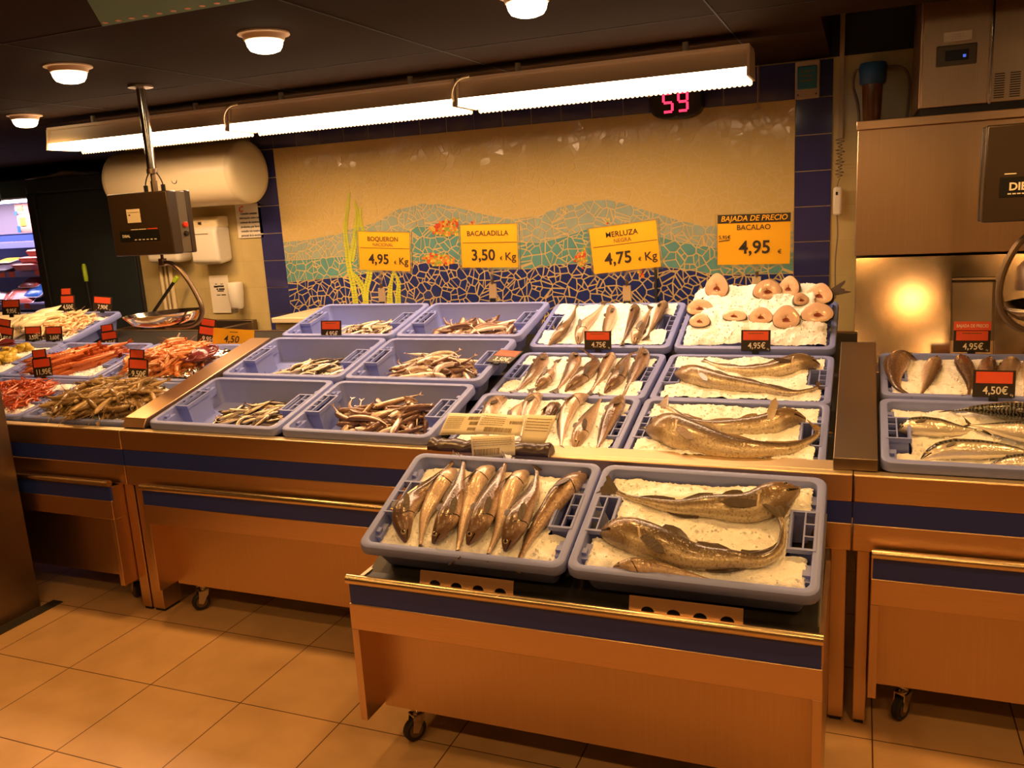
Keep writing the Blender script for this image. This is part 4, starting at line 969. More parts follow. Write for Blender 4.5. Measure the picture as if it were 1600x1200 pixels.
scatter('red_prawn', RP, 'l10', 'small raw red prawn heaped in the crate at the pillar', 'prawn', 'small red prawns in the left crate', 290, ell(.29, .19, .25, .17), .085, .0055, rnd, icefn('l10'), keep=.5, wall=False)
scatter('orange_prawn', OP, 'l01', 'orange cooked prawn heaped in the crate under the scale pan', 'prawn', 'orange cooked prawns', 240, ell(.26, .20, .215, .155), .085, .0085, rnd, icefn('l01'), keep=.5, wall=False)
scatter('langoustine', LG, 'l11', 'long red langoustine lying slantwise behind the 11,95 tag', 'langoustine', 'long red langoustines', 60, ell(.29, .20, .17, .145), .20, .0135, rnd, icefn('l11'), lambda r, x, y: r.gauss(.75, .16) + (PI if r.random() < .3 else 0), keep=.55, wall=False, roll=.3)

def squid_mesh(nm, L, rad, m, rnd):
    P = catmull([(-L / 2, 0, 0), (-L / 5, rnd.uniform(-.01, .01), .004), (L / 5, rnd.uniform(-.01, .01), .003), (L / 2, rnd.uniform(-.015, .015), 0)], 12)[0]
    prof = [(0, .55), (.15, .95), (.4, 1), (.7, .7), (1, .12)]; rings = []
    for i, c in enumerate(P):
        rr = rad * interp(prof, i / 11)
        rings.append([c + Vector((0, rr * math.cos(2 * PI * q / 10), rr * .6 * math.sin(2 * PI * q / 10))) for q in range(10)])
    mb = MB(); mb.loft(rings, 0, True, (True, True))
    return mb.mesh(nm, M[m], 80)
SQ = [squid_mesh('peeled_squid', .15, .024, 'squid', rnd) for _ in range(4)]
PR = [prawn_mesh('peeled_prawn', .06, .008, a, 'prawn_pale', rnd, False, .05) for a in (1.6, 2.2, 1.1)]
scatter('peeled_squid', SQ, 'l22', 'white peeled squid tube in the left half of the back row crate', 'squid', 'white squid with the 4,50 tag', 46, ell(.18, .20, .13, .15), .15, .015, rnd, lambda x, y: ICE['l22'](x, y) + .01, lambda r, x, y: r.gauss(.9, .35), keep=.5, wall=False)
scatter('peeled_prawn', PR, 'l22', 'small peeled prawn tail in the right half of the back row crate', 'prawn', 'peeled prawns with the 7,90 tag', 190, ell(.42, .19, .13, .15), .06, .0068, rnd, lambda x, y: ICE['l22'](x, y) + .004, keep=.5, wall=False)
scatter('peeled_squid', SQ, 'l32', 'white squid strip in the far left back row crate with the 9,95 tag', 'squid', 'white squid with the 9,95 tag', 60, ell(.36, .20, .22, .15), .15, .014, rnd, icefn('l32'), lambda r, x, y: r.gauss(.7, .3), keep=.5, wall=False)
# yellow shellfish, tied bundle, octopus on foil
CLW = []
for v in range(3):
    mb = MB(); r2 = random.Random(400 + v); rings = []
    for i in range(10):
        u = i / 9; rr = .019 * (math.sin(PI * min(1, .08 + .9 * u)) ** .6)
        rings.append([Vector(((u - .5) * .062, rr * math.cos(2 * PI * q / 12) * (1 + .25 * nz(u * 3, q * .8, v, 1)), rr * .75 * math.sin(2 * PI * q / 12) * (1 + .25 * nz(u * 3, q * .8, v + 4, 1)))) for q in range(12)])
    mb.loft(rings, 0, True, (True, True))
    for s in (-1, 1): mb.tube(catmull([(.024, s * .008, 0), (.040, s * .014, .002), (.052, s * .006, 0)], 6)[0], [.008, .0075, .0065, .005, .0035, .0015], 7)
    CLW.append(mb.mesh('yellow_shellfish', M['claw'], 80))
scatter('yellow_shellfish', CLW, 'l21', 'lumpy yellow shellfish piece on the ice left of the langoustines, far cluster', 'shellfish', 'far cluster of yellow shellfish', 9, ell(.38, .29, .10, .05), .06, .015, rnd, icefn('l21'), wall=False)
scatter('yellow_shellfish', CLW, 'l21', 'lumpy yellow shellfish piece on the ice left of the langoustines, near cluster', 'shellfish', 'near cluster of yellow shellfish', 10, ell(.40, .17, .12, .05), .06, .015, rnd, icefn('l21'), wall=False)
t = thing('langoustine_bundle', 'dark red seafood bundle tied with two white bands, back left', 'seafood', M=CM['l21'] @ Matrix.Translation((.20, .34, .012)) @ Matrix.Rotation(.15, 4, 'Z'))
for i in range(6):
    yy, zz = ((i % 3) - 1) * .017, (i // 3) * .015
    MB().tube(catmull([(-.10, yy * .5, zz), (-.04, yy, zz + .004), (.04, yy, zz + .004), (.10, yy * .4, zz)], 12)[0], [.004, .007, .009, .0095, .0095, .0095, .0095, .0095, .009, .008, .006, .003], 8).build('stick', M['octopus'], t, 60, world=False)
for x in (-.03, .025):
    MB().tube([(x + .006 * math.sin(a), .034 * math.cos(a), .009 + .022 * math.sin(a)) for a in [2 * PI * q / 20 for q in range(21)]], .0028, 6).build('tie_band', M['tagwhite'], t, 60, world=False)
mb = MB(); V, F = [], []
for i in range(27):
    for j in range(23):
        x, y = .29 + .27 * i / 26, .03 + .30 * j / 22
        V.append((x + .004 * nz(x, y, 3, 60), y + .004 * nz(x, y, 4, 60), max(ICE['l01'](x, y), -.03) + .018 + .014 * nz(x, y, 8, 38) + .008 * abs(nz(x, y, 5, 80)) + (.012 if i < 2 or i > 24 or j < 2 else 0)))
for i in range(26):
    for j in range(22):
        if i / 26 + .9 * j / 22 > .25 and not (i / 26 < .35 and j > 12): F.append((i * 23 + j, i * 23 + j + 23, i * 23 + j + 24, i * 23 + j + 1))
mb.add(V, F); o = bpy.data.objects.new('foil_sheet', mb.mesh('foil_sheet', M['foil'], 0)); COL.objects.link(o); o.matrix_world = CM['l01']
tag(o, 'crumpled silver foil under the octopus beside the orange prawns', 'foil')
t = thing('octopus', 'purple red octopus lying on foil in front of the yellow 4,50 card', 'octopus', M=CM['l01'] @ Matrix.Translation((.46, .20, .035)))
mb = MB(); rings = []
for i in range(12):
    th = PI * i / 11
    rings.append([Vector((.052 * math.sin(th) * math.cos(2 * PI * q / 18), .062 * math.sin(th) * math.sin(2 * PI * q / 18), .032 * math.cos(th))) * (1 + .16 * nz(th, q * .7, 2, 1.3)) for q in range(18)])
mb.loft(rings); mb.build('mantle', M['octopus'], t, 80, world=False)
for q in range(8):
    a = 2 * PI * q / 8 + .3; r2 = random.Random(q)
    pts = [(.035 * math.cos(a), .04 * math.sin(a), -.004), (.075 * math.cos(a + .2), .075 * math.sin(a + .2), .004), (.085 * math.cos(a + .8), .09 * math.sin(a + .8), .008), (.06 * math.cos(a + 1.15), .07 * math.sin(a + 1.15), .018)]
    MB().tube(catmull(pts, 14)[0], [.013 - .0008 * k for k in range(14)], 8).build('tentacle', M['octopus'], t, 80, world=False)

# ------------------------------------------------------------------ price tags and signs
def price_tag(x, y, z, wd, ht, price, label, yaw=0, tilt=8, top=None, small='', lean=0, extra=False):
    """black card in a stand: red strip above, chalk-white price below; base at x,y,z"""
    t = thing('price_tag', label, 'price tag', (x, y, z), (-tilt * D2R, lean * D2R, yaw * D2R), 'black and red price tags')
    MB().box((-wd / 2, -.0015, 0), (wd / 2, .0015, ht)).build('card', M['tagcard'], t, world=False, bevel=.0006)
    MB().box((-wd * .43, -.0022, ht * .52), (wd * .43, -.0016, ht * .94)).build('red_label', M['tagred'], t, world=False)
    text(price, ht * .40, M['tagwhite'], t, (wd * .04, -.0024, ht * .245), name='price', bold=.012, sx=.86)
    if small:
        mb = MB(); x = -wd * .26
        for q in range(7): l = wd * (.05 + .03 * ((q * 7) % 3) / 2); mb.box((x, -.0026, ht * .82), (x + l, -.0023, ht * .865)); x += l + wd * .012
        mb.build('small_print', M['ink_brown'], t, 0, world=False)
    text('Kg', ht * .11, M['tagwhite'], t, (wd * .42, -.0024, ht * .10), name='unit', sx=.8)
    if top:
        MB().box((-wd * .5, -.003, ht * .97), (wd * .5, -.001, ht * 1.36)).build('banner', M['tagred'], t, world=False)
        text(top, ht * .20, M['tagwhite'], t, (0, -.0035, ht * 1.165), name='banner_text', bold=.006, sx=.72)
    if extra:
        MB().box((-wd * .44, -.001, ht * 1.0), (wd * .30, .0015, ht * 1.46)).build('second_card', M['tagcard'], t, world=False)
        MB().box((-wd * .38, -.0018, ht * 1.05), (wd * .24, -.0012, ht * 1.42)).build('second_red_label', M['tagred'], t, world=False)
    mb = MB(); mb.box((-.012, -.003, -.012), (.012, .004, .006)); mb.build('clip', M['black'], t, world=False)
    return t
price_tag(.195, .895, .976, .110, .082, '4,95€', 'black and red tag reading 4,95 on the back row anchovy crate', small='line')
o = price_tag(1.142, .597, .936, .118, .095, '3,50€', 'black and red tag reading 3,50 lying tilted over a whiting crate corner', small='line', tilt=70, yaw=-17)
price_tag(1.447, .928, .932, .113, .075, '4,75€', 'black and red tag reading 4,75 on the back row hake crate', small='line', tilt=6)
price_tag(2.067, .935, .931, .108, .080, '4,95€', 'black and red tag reading 4,95 in front of the cod steaks', small='line', tilt=6)
price_tag(2.787, .872, .946, .112, .077, '4,95€', 'tag reading 4,95 with a red BAJADA DE PRECIO banner, on the rear right crate', top='BAJADA DE PRECIO', small='line', tilt=5)
price_tag(2.806, .458, .884, .112, .082, '4,50€', 'black and red tag reading 4,50 between the two right crates', small='', tilt=5)
price_tag(-1.718, .80, 1.108, .115, .080, '9,95€', 'tag reading 9,95 at the far left squid crate', yaw=8)
price_tag(-1.777, 1.2, 1.075, .100, .090, '4,50€', 'double tag reading 4,50 on the white squid crate', extra=True, yaw=6)
price_tag(-1.515, 1.2, 1.075, .118, .080, '7,90€', 'tag reading 7,90 above the peeled prawns', yaw=10, lean=6)
price_tag(-1.875, .845, .955, .11, .085, '13,95€', 'tilted tag cut by the left edge beside the tied red bundle', extra=True, lean=10, yaw=12)
price_tag(-1.666, .862, .958, .106, .078, '3,50€', 'tag reading 3,50 above the yellow shellfish, left one of a pair', yaw=8)
price_tag(-1.514, .862, .958, .106, .078, '3,60€', 'tag reading 3,60 above the yellow shellfish, right one of a pair', yaw=8)
price_tag(-1.12, .450, .862, .104, .088, '11,95€', 'double tag reading 11,95 in front of the langoustines', extra=True, lean=-5, yaw=10)
price_tag(-1.128, .868, .930, .100, .080, '9,95€', 'double tag reading 9,95 behind the langoustines', extra=True, lean=-6, yaw=8)
price_tag(-.538, .452, .864, .098, .090, '9,50€', 'double tag reading 9,50 in front of the orange prawns', extra=True, lean=4, yaw=10)
price_tag(-.505, .875, .952, .108, .082, '9,95€', 'double tag reading 9,95 behind the orange prawns beside the yellow card', extra=True, lean=10, yaw=14)
t = thing('price_card', 'yellow card reading 4,50 behind the octopus', 'price card', (-.348, .868, .940), (-.2, .09, .2))
MB().box((-.105, -.001, 0), (.105, .001, .083)).build('card', M['yellow'], t, world=False)
text('4,50', .046, M['ink'], t, (-.01, -.0016, .032), name='price', bold=.01, shear=.15)
text('1/4', .018, M['ink_brown'], t, (.066, -.0016, .022), name='unit')
MB().box((-.02, -.0014, .066), (.022, -.0009, .070)).build('small_print', M['ink_brown'], t, 0, world=False)
t = thing('price_tag', 'small plain red topped tag half hidden behind the yellow 4,50 card', 'price tag', (-.347, .95, .93), (-.1, .05, .15), 'black and red price tags')
MB().box((-.045, -.001, 0), (.045, .001, .068)).build('card', M['tagcard'], t, world=False)
MB().box((-.038, -.002, .028), (.038, -.001, .062)).build('red_label', M['tagred'], t, world=False)
solo(MB().tube([(-.70, .84, .93), (-.655, .86, 1.005)], .0035, 6), 'wooden_skewer', M['paper'], 'thin pale skewer stuck upright in the orange prawns', 'skewer')

def big_sign(x, y, z, wd, ht, base, lean, name, sub, price, label, banner=None, unit='€', kg=True, old=None, yaw=0):
    t = thing('price_sign', label, 'price sign', base, (0, 0, yaw), 'yellow price signs along the back row')
    cx, cy, cz = x - base[0], y - base[1], z - base[2]
    mb = MB(); mb.prism([(-.020, -.006, -.03), (.020, -.006, -.03), (.017, -.006, .055), (-.017, -.006, .055)], (0, .012, 0)); mb.build('clip', M['pvc'], t, world=False, bevel=.002)
    MB().box((-.015, -.012, -.045), (.015, .012, -.012)).build('clamp', M['black'], t, world=False, bevel=.002)
    MB().tube([(0, 0, .05), (0, 0, .075)], .007, 10).build('swivel', M['steel_dark'], t, world=False)
    R = Matrix.Translation((cx, cy, cz)) @ Matrix.Rotation(lean, 4, 'Y')
    low = R @ Vector((-cx, 0, -ht / 2)); low = Vector((0, 0, low.z))
    MB().box((-.009, -.001, .06), (.009, .001, cz - ht / 2 + .02)).build('stem', M['clear'], t, world=False)
    def put(mb, nm, m): return mb.build(nm, m, t, world=False, bevel=0)
    put(MB().box((-wd / 2, -.0016, -ht / 2), (wd / 2, .0016, ht / 2), 0, R), 'card', M['yellow'])
    fr = MB()
    e = .011
    for a, b in (((-wd / 2 - e, -.0025, -ht / 2 - e), (-wd / 2, .0025, ht / 2 + e * .4)), ((wd / 2, -.0025, -ht / 2 - e), (wd / 2 + e, .0025, ht / 2 + e * .4)), ((-wd / 2, -.0025, -ht / 2 - e), (wd / 2, .0025, -ht / 2)), ((-wd / 2, -.0025, ht / 2), (wd / 2, .0025, ht / 2 + e * .4))): fr.box(a, b, 0, R)
    put(fr, 'holder_frame', M['clear'])
    rot = (R.to_3x3() @ Matrix.Rotation(PI / 2, 3, 'X')).to_euler()
    def tx(s, sz, m, px, pz, nm, **k): return text(s, sz, m, t, R @ Vector((px * wd, -.0022, pz * ht)), rot, nm, **k)
    if banner:
        put(MB().box((-wd / 2, -.0022, ht * .33), (wd / 2, -.0014, ht * .5), 0, R), 'banner', M['ink'])
        text(banner, ht * .15, M['yellow'], t, R @ Vector((0, -.0028, ht * .415)), rot, 'banner_text', bold=.012, shear=.2, sx=.98)
        tx(name, ht * .145, M['ink'], 0, .235, 'name_text', bold=.007)
        tx(old, ht * .10, M['ink'], -.40, .05, 'old_price', bold=.004); put(MB().box((-wd * .48, -.0026, ht * .045), (-wd * .33, -.0016, ht * .06), 0, R @ Matrix.Rotation(-.12, 4, 'Y')), 'strike_line', M['ink'])
        tx(price, ht * .36, M['ink'], .02, -.17, 'price', bold=.020); tx(unit, ht * .12, M['ink'], .36, -.26, 'unit', bold=.005)
    else:
        tx(name, ht * .165, M['ink'], -.02, .31 if sub else .29, 'name_text', bold=.007)
        if sub: tx(sub, ht * .12, M['ink_brown'], -.02, .165, 'sub_text')
        put(MB().box((-wd * .47, -.0022, ht * .075), (wd * .49, -.0014, ht * .085), 0, R), 'rule_line', M['ink'])
        tx(price, ht * .36, M['ink'], -.11, -.22, 'price', bold=.020); tx(unit, ht * .12, M['ink'], .21, -.29, 'unit', bold=.004); tx('Kg', ht * .26, M['ink'], .37, -.255, 'kg_text', bold=.010)
    return t
big_sign(.274, 1.30, 1.340, .285, .186, (.228, 1.32, 1.105), .055, 'BOQUERON', 'NACIONAL', '4,95', 'yellow sign reading BOQUERON NACIONAL 4,95 over the anchovy column')
big_sign(.832, 1.30, 1.346, .285, .198, (.829, 1.32, 1.115), .02, 'BACALADILLA', '', '3,50', 'yellow sign reading BACALADILLA 3,50 over the whiting column')
big_sign(1.474, 1.30, 1.317, .300, .200, (1.474, 1.32, 1.095), -.085, 'MERLUZA', 'NEGRA', '4,75', 'tilted yellow sign reading MERLUZA NEGRA 4,75 over the hake column')
big_sign(2.020, 1.28, 1.333, .288, .204, (2.032, 1.29, 1.125), .01, 'BACALAO', '', '4,95', 'yellow sign reading BAJADA DE PRECIO BACALAO 4,95 over the cod steaks', banner='BAJADA DE PRECIO', old='5,95€')

# ---- paper labels on the nearest hake crate
def paper(pts, label, marks, qr=None):
    P = [Vector(q) for q in pts]; ctr = sum(P, Vector()) / 4
    t = thing('paper_label', label, 'paper label', ctr, group='printed paper labels')
    n = (P[1] - P[0]).cross(P[3] - P[0]).normalized()
    mb = MB(); V = []; F = []
    for i in range(9):
        for j in range(5):
            u, v = i / 8, j / 4; q = P[0] * (1 - u) * (1 - v) + P[1] * u * (1 - v) + P[2] * u * v + P[3] * (1 - u) * v
            V.append(q + n * .004 * math.sin(u * 4 + v * 2))
    F = [(i * 5 + j, i * 5 + j + 5, i * 5 + j + 6, i * 5 + j + 1) for i in range(8) for j in range(4)]
    mb.add(V, F); o = mb.build('sheet', M['paper'], t, 80); s = o.modifiers.new('s', 'SOLIDIFY'); s.thickness = .0006
    def at(u, v): return P[0] * (1 - u) * (1 - v) + P[1] * u * (1 - v) + P[2] * u * v + P[3] * (1 - u) * v + n * (.004 * math.sin(u * 4 + v * 2) + (.0012 if n.y < 0 else -.0012))
    def rect(mb, u0, u1, v0, v1): mb.add([at(u0, v0), at(u1, v0), at(u1, v1), at(u0, v1)], [(0, 1, 2, 3)])
    mb = MB(); rnd = random.Random(len(label))
    for kind, u0, u1, v0, v1 in marks:
        if kind == 'bar':
            u = u0
            while u < u1:
                w_ = rnd.uniform(.004, .013); rect(mb, u, min(u1, u + w_), v0, v1); u += w_ + rnd.uniform(.005, .014)
        else:
            nl = max(1, int((v1 - v0) / .085))
            for l in range(nl):
                vv = v0 + (v1 - v0) * l / nl; u = u0
                while u < u1 - .02:
                    w_ = rnd.uniform(.02, .07); rect(mb, u, min(u1, u + w_), vv, vv + .020); u += w_ + .012
    mb.build('print', M['ink_brown'], t, 0)
    return t
paper([(1.151, .052, .797), (1.286, .052, .807), (1.306, .095, .868), (1.176, .095, .863)], 'printed paper label at the left end over the nearest hake crate', [('txt', .05, .5, .3, .9), ('bar', .6, .97, .70, .86), ('bar', .68, .97, .46, .62), ('bar', .7, .97, .2, .34), ('txt', .06, .45, .06, .12)])
paper([(1.280, .046, .809), (1.440, .046, .812), (1.447, .090, .868), (1.300, .090, .869)], 'printed paper label in the middle behind the front slip', [('txt', .05, .6, .45, .95), ('bar', .7, .98, .55, .70), ('bar', .2, .8, .12, .34)])
paper([(1.312, -.038, .752), (1.456, -.038, .774), (1.452, -.022, .834), (1.305, -.022, .822)], 'printed paper slip with one barcode hanging over the ledge', [('txt', .05, .95, .55, .95), ('bar', .05, .65, .12, .42)])
paper([(1.440, .050, .785), (1.520, .050, .786), (1.552, .094, .871), (1.450, .094, .869)], 'printed paper label at the right end over the nearest hake crate', [('txt', .08, .9, .45, .95)])
mb = MB()
mb.loft([[Vector((1.143 + .417 * q / 40, .012 + .010 * nz(q, 1, 3, .25) + dy_ + .004 * nz(q, dy_ * 90, 7, .6), .7660 + max(0, dz_ * (1 + .30 * nz(q, 4, 3, .3))) + (.005 * nz(q, dz_ * 120, 5, .7) if dz_ > .004 else 0))) for dy_, dz_ in ((-.034, .001), (-.036, .009), (-.029, .019), (-.020, .028), (-.006, .033), (.010, .033), (.024, .022), (.030, .001))] for q in range(41)], caps=(True, True))
solo(mb, 'plastic_wrap', M['wrap'], 'crumpled black plastic wrap under the paper labels on the ledge', 'plastic wrap', smooth=60)

# ------------------------------------------------------------------ hanging scales
def scale(label, px, py, x0, x1, y0, y1, z0, z1, arm, pan, brand, mirror=False):
    t = thing('hanging_scale', label, 'scale', (px, py, CZ), group='hanging shop scales')
    def B(mb, nm, m, **k): return mb.build(nm, m, t, **k)
    B(MB().tube([(px, py, CZ), (px, py, z1 + .085)], .019, 16), 'pole', M['chrome'])
    B(MB().lathe([(.05, CZ), (.05, CZ - .008), (.022, CZ - .012)], 20, 0, Matrix.Translation((px, py, 0))), 'ceiling_plate', M['steel_dark'])
    mb = MB(); mb.tube([(px, py, z1 + .095), (px, py, z1 + .075)], .023, 14); mb.tube([(px, py, z1 + .08), (px, py, z1 + .035)], .010, 10); mb.tube([(px, py, z1 + .045), (px, py, z1)], .014, 10)
    B(mb, 'joint', M['steel_dark'])
    for s in (-1, 1):
        c = B(MB().tube(catmull([(px + s * .012, py, z1 + .09), (px + s * .035, py, z1 + .06), (px + s * .048, py, z1 + .03), (px + s * .048, py, z1)], 12)[0], .0028, 6), 'cable', M['rubber'])
        pm = MB().tube([(px + s * .048, py, z1 + .028), (px + s * .048, py, z1)], .009, 8)
        pm.v = [tuple(Vector(v) - t.location) for v in pm.v]
        pm.build('plug', M['black'], c, world=False)
    q = (y1 - y0)
    B(MB().box((x0, y0, z0), (x1, y0 + q * .42, z1)), 'front_cover', M['brown_box'], bevel=.006)
    B(MB().box((x0 + .004, y0 + q * .40, z0 + .003), (x1 - .002, y0 + q * .80, z1 - .003)), 'body', M['grey_box'], bevel=.003)
    B(MB().box((x0, y0 + q * .78, z0), (x1 + .001, y1, z1)), 'rear_cover', M['brown_box'], bevel=.005)
    wd, ht = x1 - x0, z1 - z0
    if not brand:
        pl = B(MB().box((x0 + .30 * wd, y0 - .001, z0 + .53 * ht), (x0 + .525 * wd, y0 + .0005, z0 + .745 * ht)), 'paper_sticker', M['paper'])
        mb = MB(); mb.box((x0 + .32 * wd, y0 - .0016, z0 + .69 * ht), (x0 + .51 * wd, y0 - .001, z0 + .696 * ht)); mb.box((x0 + .33 * wd, y0 - .0016, z0 + .64 * ht), (x0 + .36 * wd, y0 - .001, z0 + .665 * ht)); B(mb, 'sticker_print', M['ink_brown'])
        dx0, dx1, dz0, dz1 = x0 + .14 * wd, x0 + .80 * wd, z0 + .235 * ht, z0 + .40 * ht
    else: dx0, dx1, dz0, dz1 = x0 + .12 * wd, x0 + .80 * wd, z0 + .26 * ht, z0 + .46 * ht
    B(MB().box((dx0, y0 - .002, dz0), (dx1, y0 + .001, dz1)), 'display_window', M['black'])
    L0 = -t.location
    if brand:
        text('DIBAL', .030, M['tagwhite'], t, Vector(((dx0 + dx1) / 2 - .055, y0 - .0028, (dz0 + dz1) / 2)) + L0, name='brand_lettering', bold=.03)
        mb = MB()
        for q in range(8): mb.box(((dx0 + dx1) / 2 - .098 + q * .012, y0 - .0028, (dz0 + dz1) / 2 - .021), ((dx0 + dx1) / 2 - .089 + q * .012, y0 - .0018, (dz0 + dz1) / 2 - .0175))
        B(mb, 'small_lettering', M['tagwhite'])
        mb = MB(); mb.box((dx0 + .01, y0 - .001, dz1 + .008), (dx0 + .04, y0, dz1 + .011)); B(mb, 'top_mark', M['tagwhite'])
    else:
        text('DIBAL', .016, M['tagwhite'], t, Vector((dx0 + .035, y0 - .0028, dz0 + .022)) + L0, name='brand_lettering', bold=.02)
        mb = MB()
        for k in range(6): mb.box((dx0 + .08 + .022 * k, y0 - .0026, dz0 + .004), (dx0 + .092 + .022 * k, y0 - .0018, dz0 + .0075))
        B(mb, 'window_marks', M['tagwhite'])
        mb = MB(); mb.box((dx0 + .065, y0 - .0016, dz1 + .004), (dx0 + .105, y0, dz1 + .007)); mb.box((dx0 + .11, y0 - .0016, dz1 + .004), (dx0 + .15, y0, dz1 + .007)); B(mb, 'white_legend', M['tagwhite'])
        B(MB().box((dx0 + .157, y0 - .0016, dz1 + .004), (dx0 + .212, y0, dz1 + .008)), 'red_legend', M['tagred'])
        for zz, mm, nm in ((.455, 'red', 'red_button'), (.315, 'black', 'black_button')):
            B(MB().lathe([(.012, 0), (.012, .008), (.009, .011), (.001, .0115)], 14, 0, Matrix.Translation((x1 - .002, y0 + q * .62, z0 + zz * ht)) @ Matrix.Rotation(PI / 2, 4, 'Y')), nm, M[mm])
    ax = arm[0][0]
    mb = MB(); mb.tube([(ax, py, z0), (ax, py, z0 - .02)], .007, 8); mb.box((ax - .013, py - .013, z0 - .05), (ax + .013, py + .013, z0 - .018)); B(mb, 'hook', M['steel_dark'], bevel=.003)
    B(MB().tube(catmull([(x, py + dy, z) for x, z, dy in arm], 36)[0], .0105, 10), 'arm', M['steel_dark'])
    cx, cy, cz, r, ti = pan
    R = Matrix.Translation((cx, cy, cz)) @ Matrix.Rotation(ti, 4, 'Y')
    B(MB().lathe([(.02, -.052), (r * .55, -.047), (r * .82, -.03), (r * .96, -.006), (r, .004), (r * 1.012, .006), (r * 1.0, .001), (r * .95, -.008), (r * .80, -.034), (r * .5, -.049), (.001, -.050)], 40, 0, R, cap=False), 'pan', M['chrome'])
    return t
scale('brown hanging scale with a shallow steel pan over the orange prawns', -.375, .537, -.600, -.268, .487, .625, 1.403, 1.668, [(-.387, 1.362, 0), (-.34, 1.362, 0), (-.285, 1.32, 0), (-.236, 1.246, 0), (-.205, 1.165, 0), (-.235, 1.108, 0), (-.30, 1.088, 0), (-.42, 1.085, 0)], (-.430, .54, 1.142, .165, -.04), False)
scale('brown hanging scale lettered DIBAL at the right edge, pan below', 2.935, .55, 2.752, 3.10, .487, .60, 1.398, 1.672, [(2.96, 1.36, 0), (2.91, 1.368, 0), (2.868, 1.34, 0), (2.842, 1.299, 0), (2.822, 1.239, 0), (2.817, 1.181, 0), (2.83, 1.123, 0), (2.871, 1.08, 0), (2.92, 1.068, 0), (2.98, 1.068, 0)], (2.985, .55, 1.150, .160, -.05), True)
mb = MB(); mb.lathe([(.001, .05), (.05, .045), (.085, .02), (.10, -.02), (.105, -.05), (.10, -.05), (.09, -.02), (.06, .02), (.001, .035)], 28, 0, Matrix.Translation((2.99, .84, 1.235)) @ Matrix.Rotation(-.25, 4, 'Y'), cap=False)
mb.tube([(2.99, .84, 1.28), (2.99, .84, CZ + .0)], .005, 6)
solo(mb, 'steel_dome', M['steel_dark'], 'dull steel dome hanging behind the right scale arm', 'dome', smooth=60)  # plain steel dome on a rod, no lamp inside

# ------------------------------------------------------------------ things on the back wall
t = thing('water_heater', 'large cream horizontal water heater on the tiled wall', 'water heater', (-1.33, 1.77, 1.62))
A = Matrix.Rotation(PI / 2, 4, 'Y')
R = Matrix.Translation((0, 1.775, 1.798)) @ A
MB().lathe([(.165, -1.80), (.178, -1.785), (.180, -1.77), (.180, -.885), (.178, -.875)], 48, 0, R).build('tank', M['enamel'], t, 40)
MB().lathe([(.181, -.882), (.179, -.862), (.168, -.846), (.13, -.838), (.001, -.835)], 48, 0, R, cap=False).build('end_cap', M['enamel2'], t, 60)
MB().lathe([(.181, -1.77), (.179, -1.79), (.165, -1.808), (.12, -1.816), (.001, -1.818)], 48, 0, R, cap=False).build('end_cap', M['enamel2'], t, 60)
q = MB(); Rb = Matrix.Translation((-1.245, 1.602, 1.775)) @ Matrix.Rotation(PI / 2, 4, 'X'); q.lathe([(.021, -.01), (.022, .004), (.019, .006), (.018, .002), (.001, .002)], 24, 0, Rb, cap=False); q.build('badge_ring', M['black'], t, 40)
MB().lathe([(.018, -.01), (.018, .0035), (.001, .004)], 24, 0, Rb).build('badge', M['paper'], t, 40)
for x in (-1.62, -1.04): MB().box((x - .03, 1.94, 1.68), (x + .03, 2.0, 1.92)).build('wall_bracket', M['steel_dark'], t)
MB().tube(catmull([(-1.80, 1.78, 1.70), (-1.86, 1.80, 1.64), (-1.87, 1.86, 1.56), (-1.86, 1.96, 1.50)], 14)[0], .010, 8).build('pipe', M['cable'], t)

t = thing('towel_dispenser', 'white paper towel dispenser under the water heater', 'dispenser', (-1.333, 1.93, 1.27))
mb = MB(); mb.prism([(-1.440, 2.0, 1.285), (-1.440, 1.90, 1.27), (-1.440, 1.865, 1.285), (-1.440, 1.86, 1.47), (-1.440, 1.875, 1.50), (-1.440, 2.0, 1.50)], (.215, 0, 0)); mb.build('cover', M['white_pl'], t, bevel=.02, segs=4)
mb = MB(); mb.prism([(-1.438, 2.0, 1.49), (-1.438, 1.89, 1.49), (-1.438, 1.88, 1.53), (-1.438, 1.91, 1.56), (-1.438, 2.0, 1.562)], (.211, 0, 0)); mb.build('top_housing', M['enamel'], t, bevel=.012, segs=3)
MB().box((-1.42, 1.858, 1.455), (-1.28, 1.8615, 1.459)).build('seam_line', M['ink_brown'], t)
MB().box((-1.36, 1.875, 1.515), (-1.34, 1.882, 1.53)).build('lock', M['steel_dark'], t)
t = thing('soap_dispenser', 'small cream soap dispenser right of the notice', 'dispenser', (-1.195, 1.95, .965))
mb = MB(); mb.loft([[Vector((-1.195 + w_ * math.cos(a) * (abs(math.cos(a)) ** -.3 if abs(math.cos(a)) > .05 else 1), 1.945 - d * max(-.9, math.sin(a)), z)) for a in [2 * PI * q / 20 for q in range(20)]] for z, w_, d in ((.985, .034, .03), (1.0, .038, .04), (1.08, .044, .048), (1.14, .046, .05), (1.15, .040, .045))], caps=(True, True)); mb.build('body', M['white_pl'], t, 60)
MB().box((-1.21, 1.90, .962), (-1.18, 1.93, .988)).build('nozzle', M['grey_box'], t)
t = thing('hand_dryer', 'white rounded box half hidden below the left scale', 'dispenser', (-1.67, 1.93, 1.28))
mb = MB(); mb.box((-1.80, 1.86, 1.29), (-1.535, 2.0, 1.50)); mb.build('casing', M['white_pl'], t, bevel=.03, segs=4)
t = thing('wall_notice', 'white laminated notice with small black print beside the soap dispenser', 'notice', (-1.357, 1.992, 1.072))
MB().box((-1.432, 1.990, .953), (-1.284, 1.996, 1.192)).build('sheet', M['paper'], t)
mb = MB()
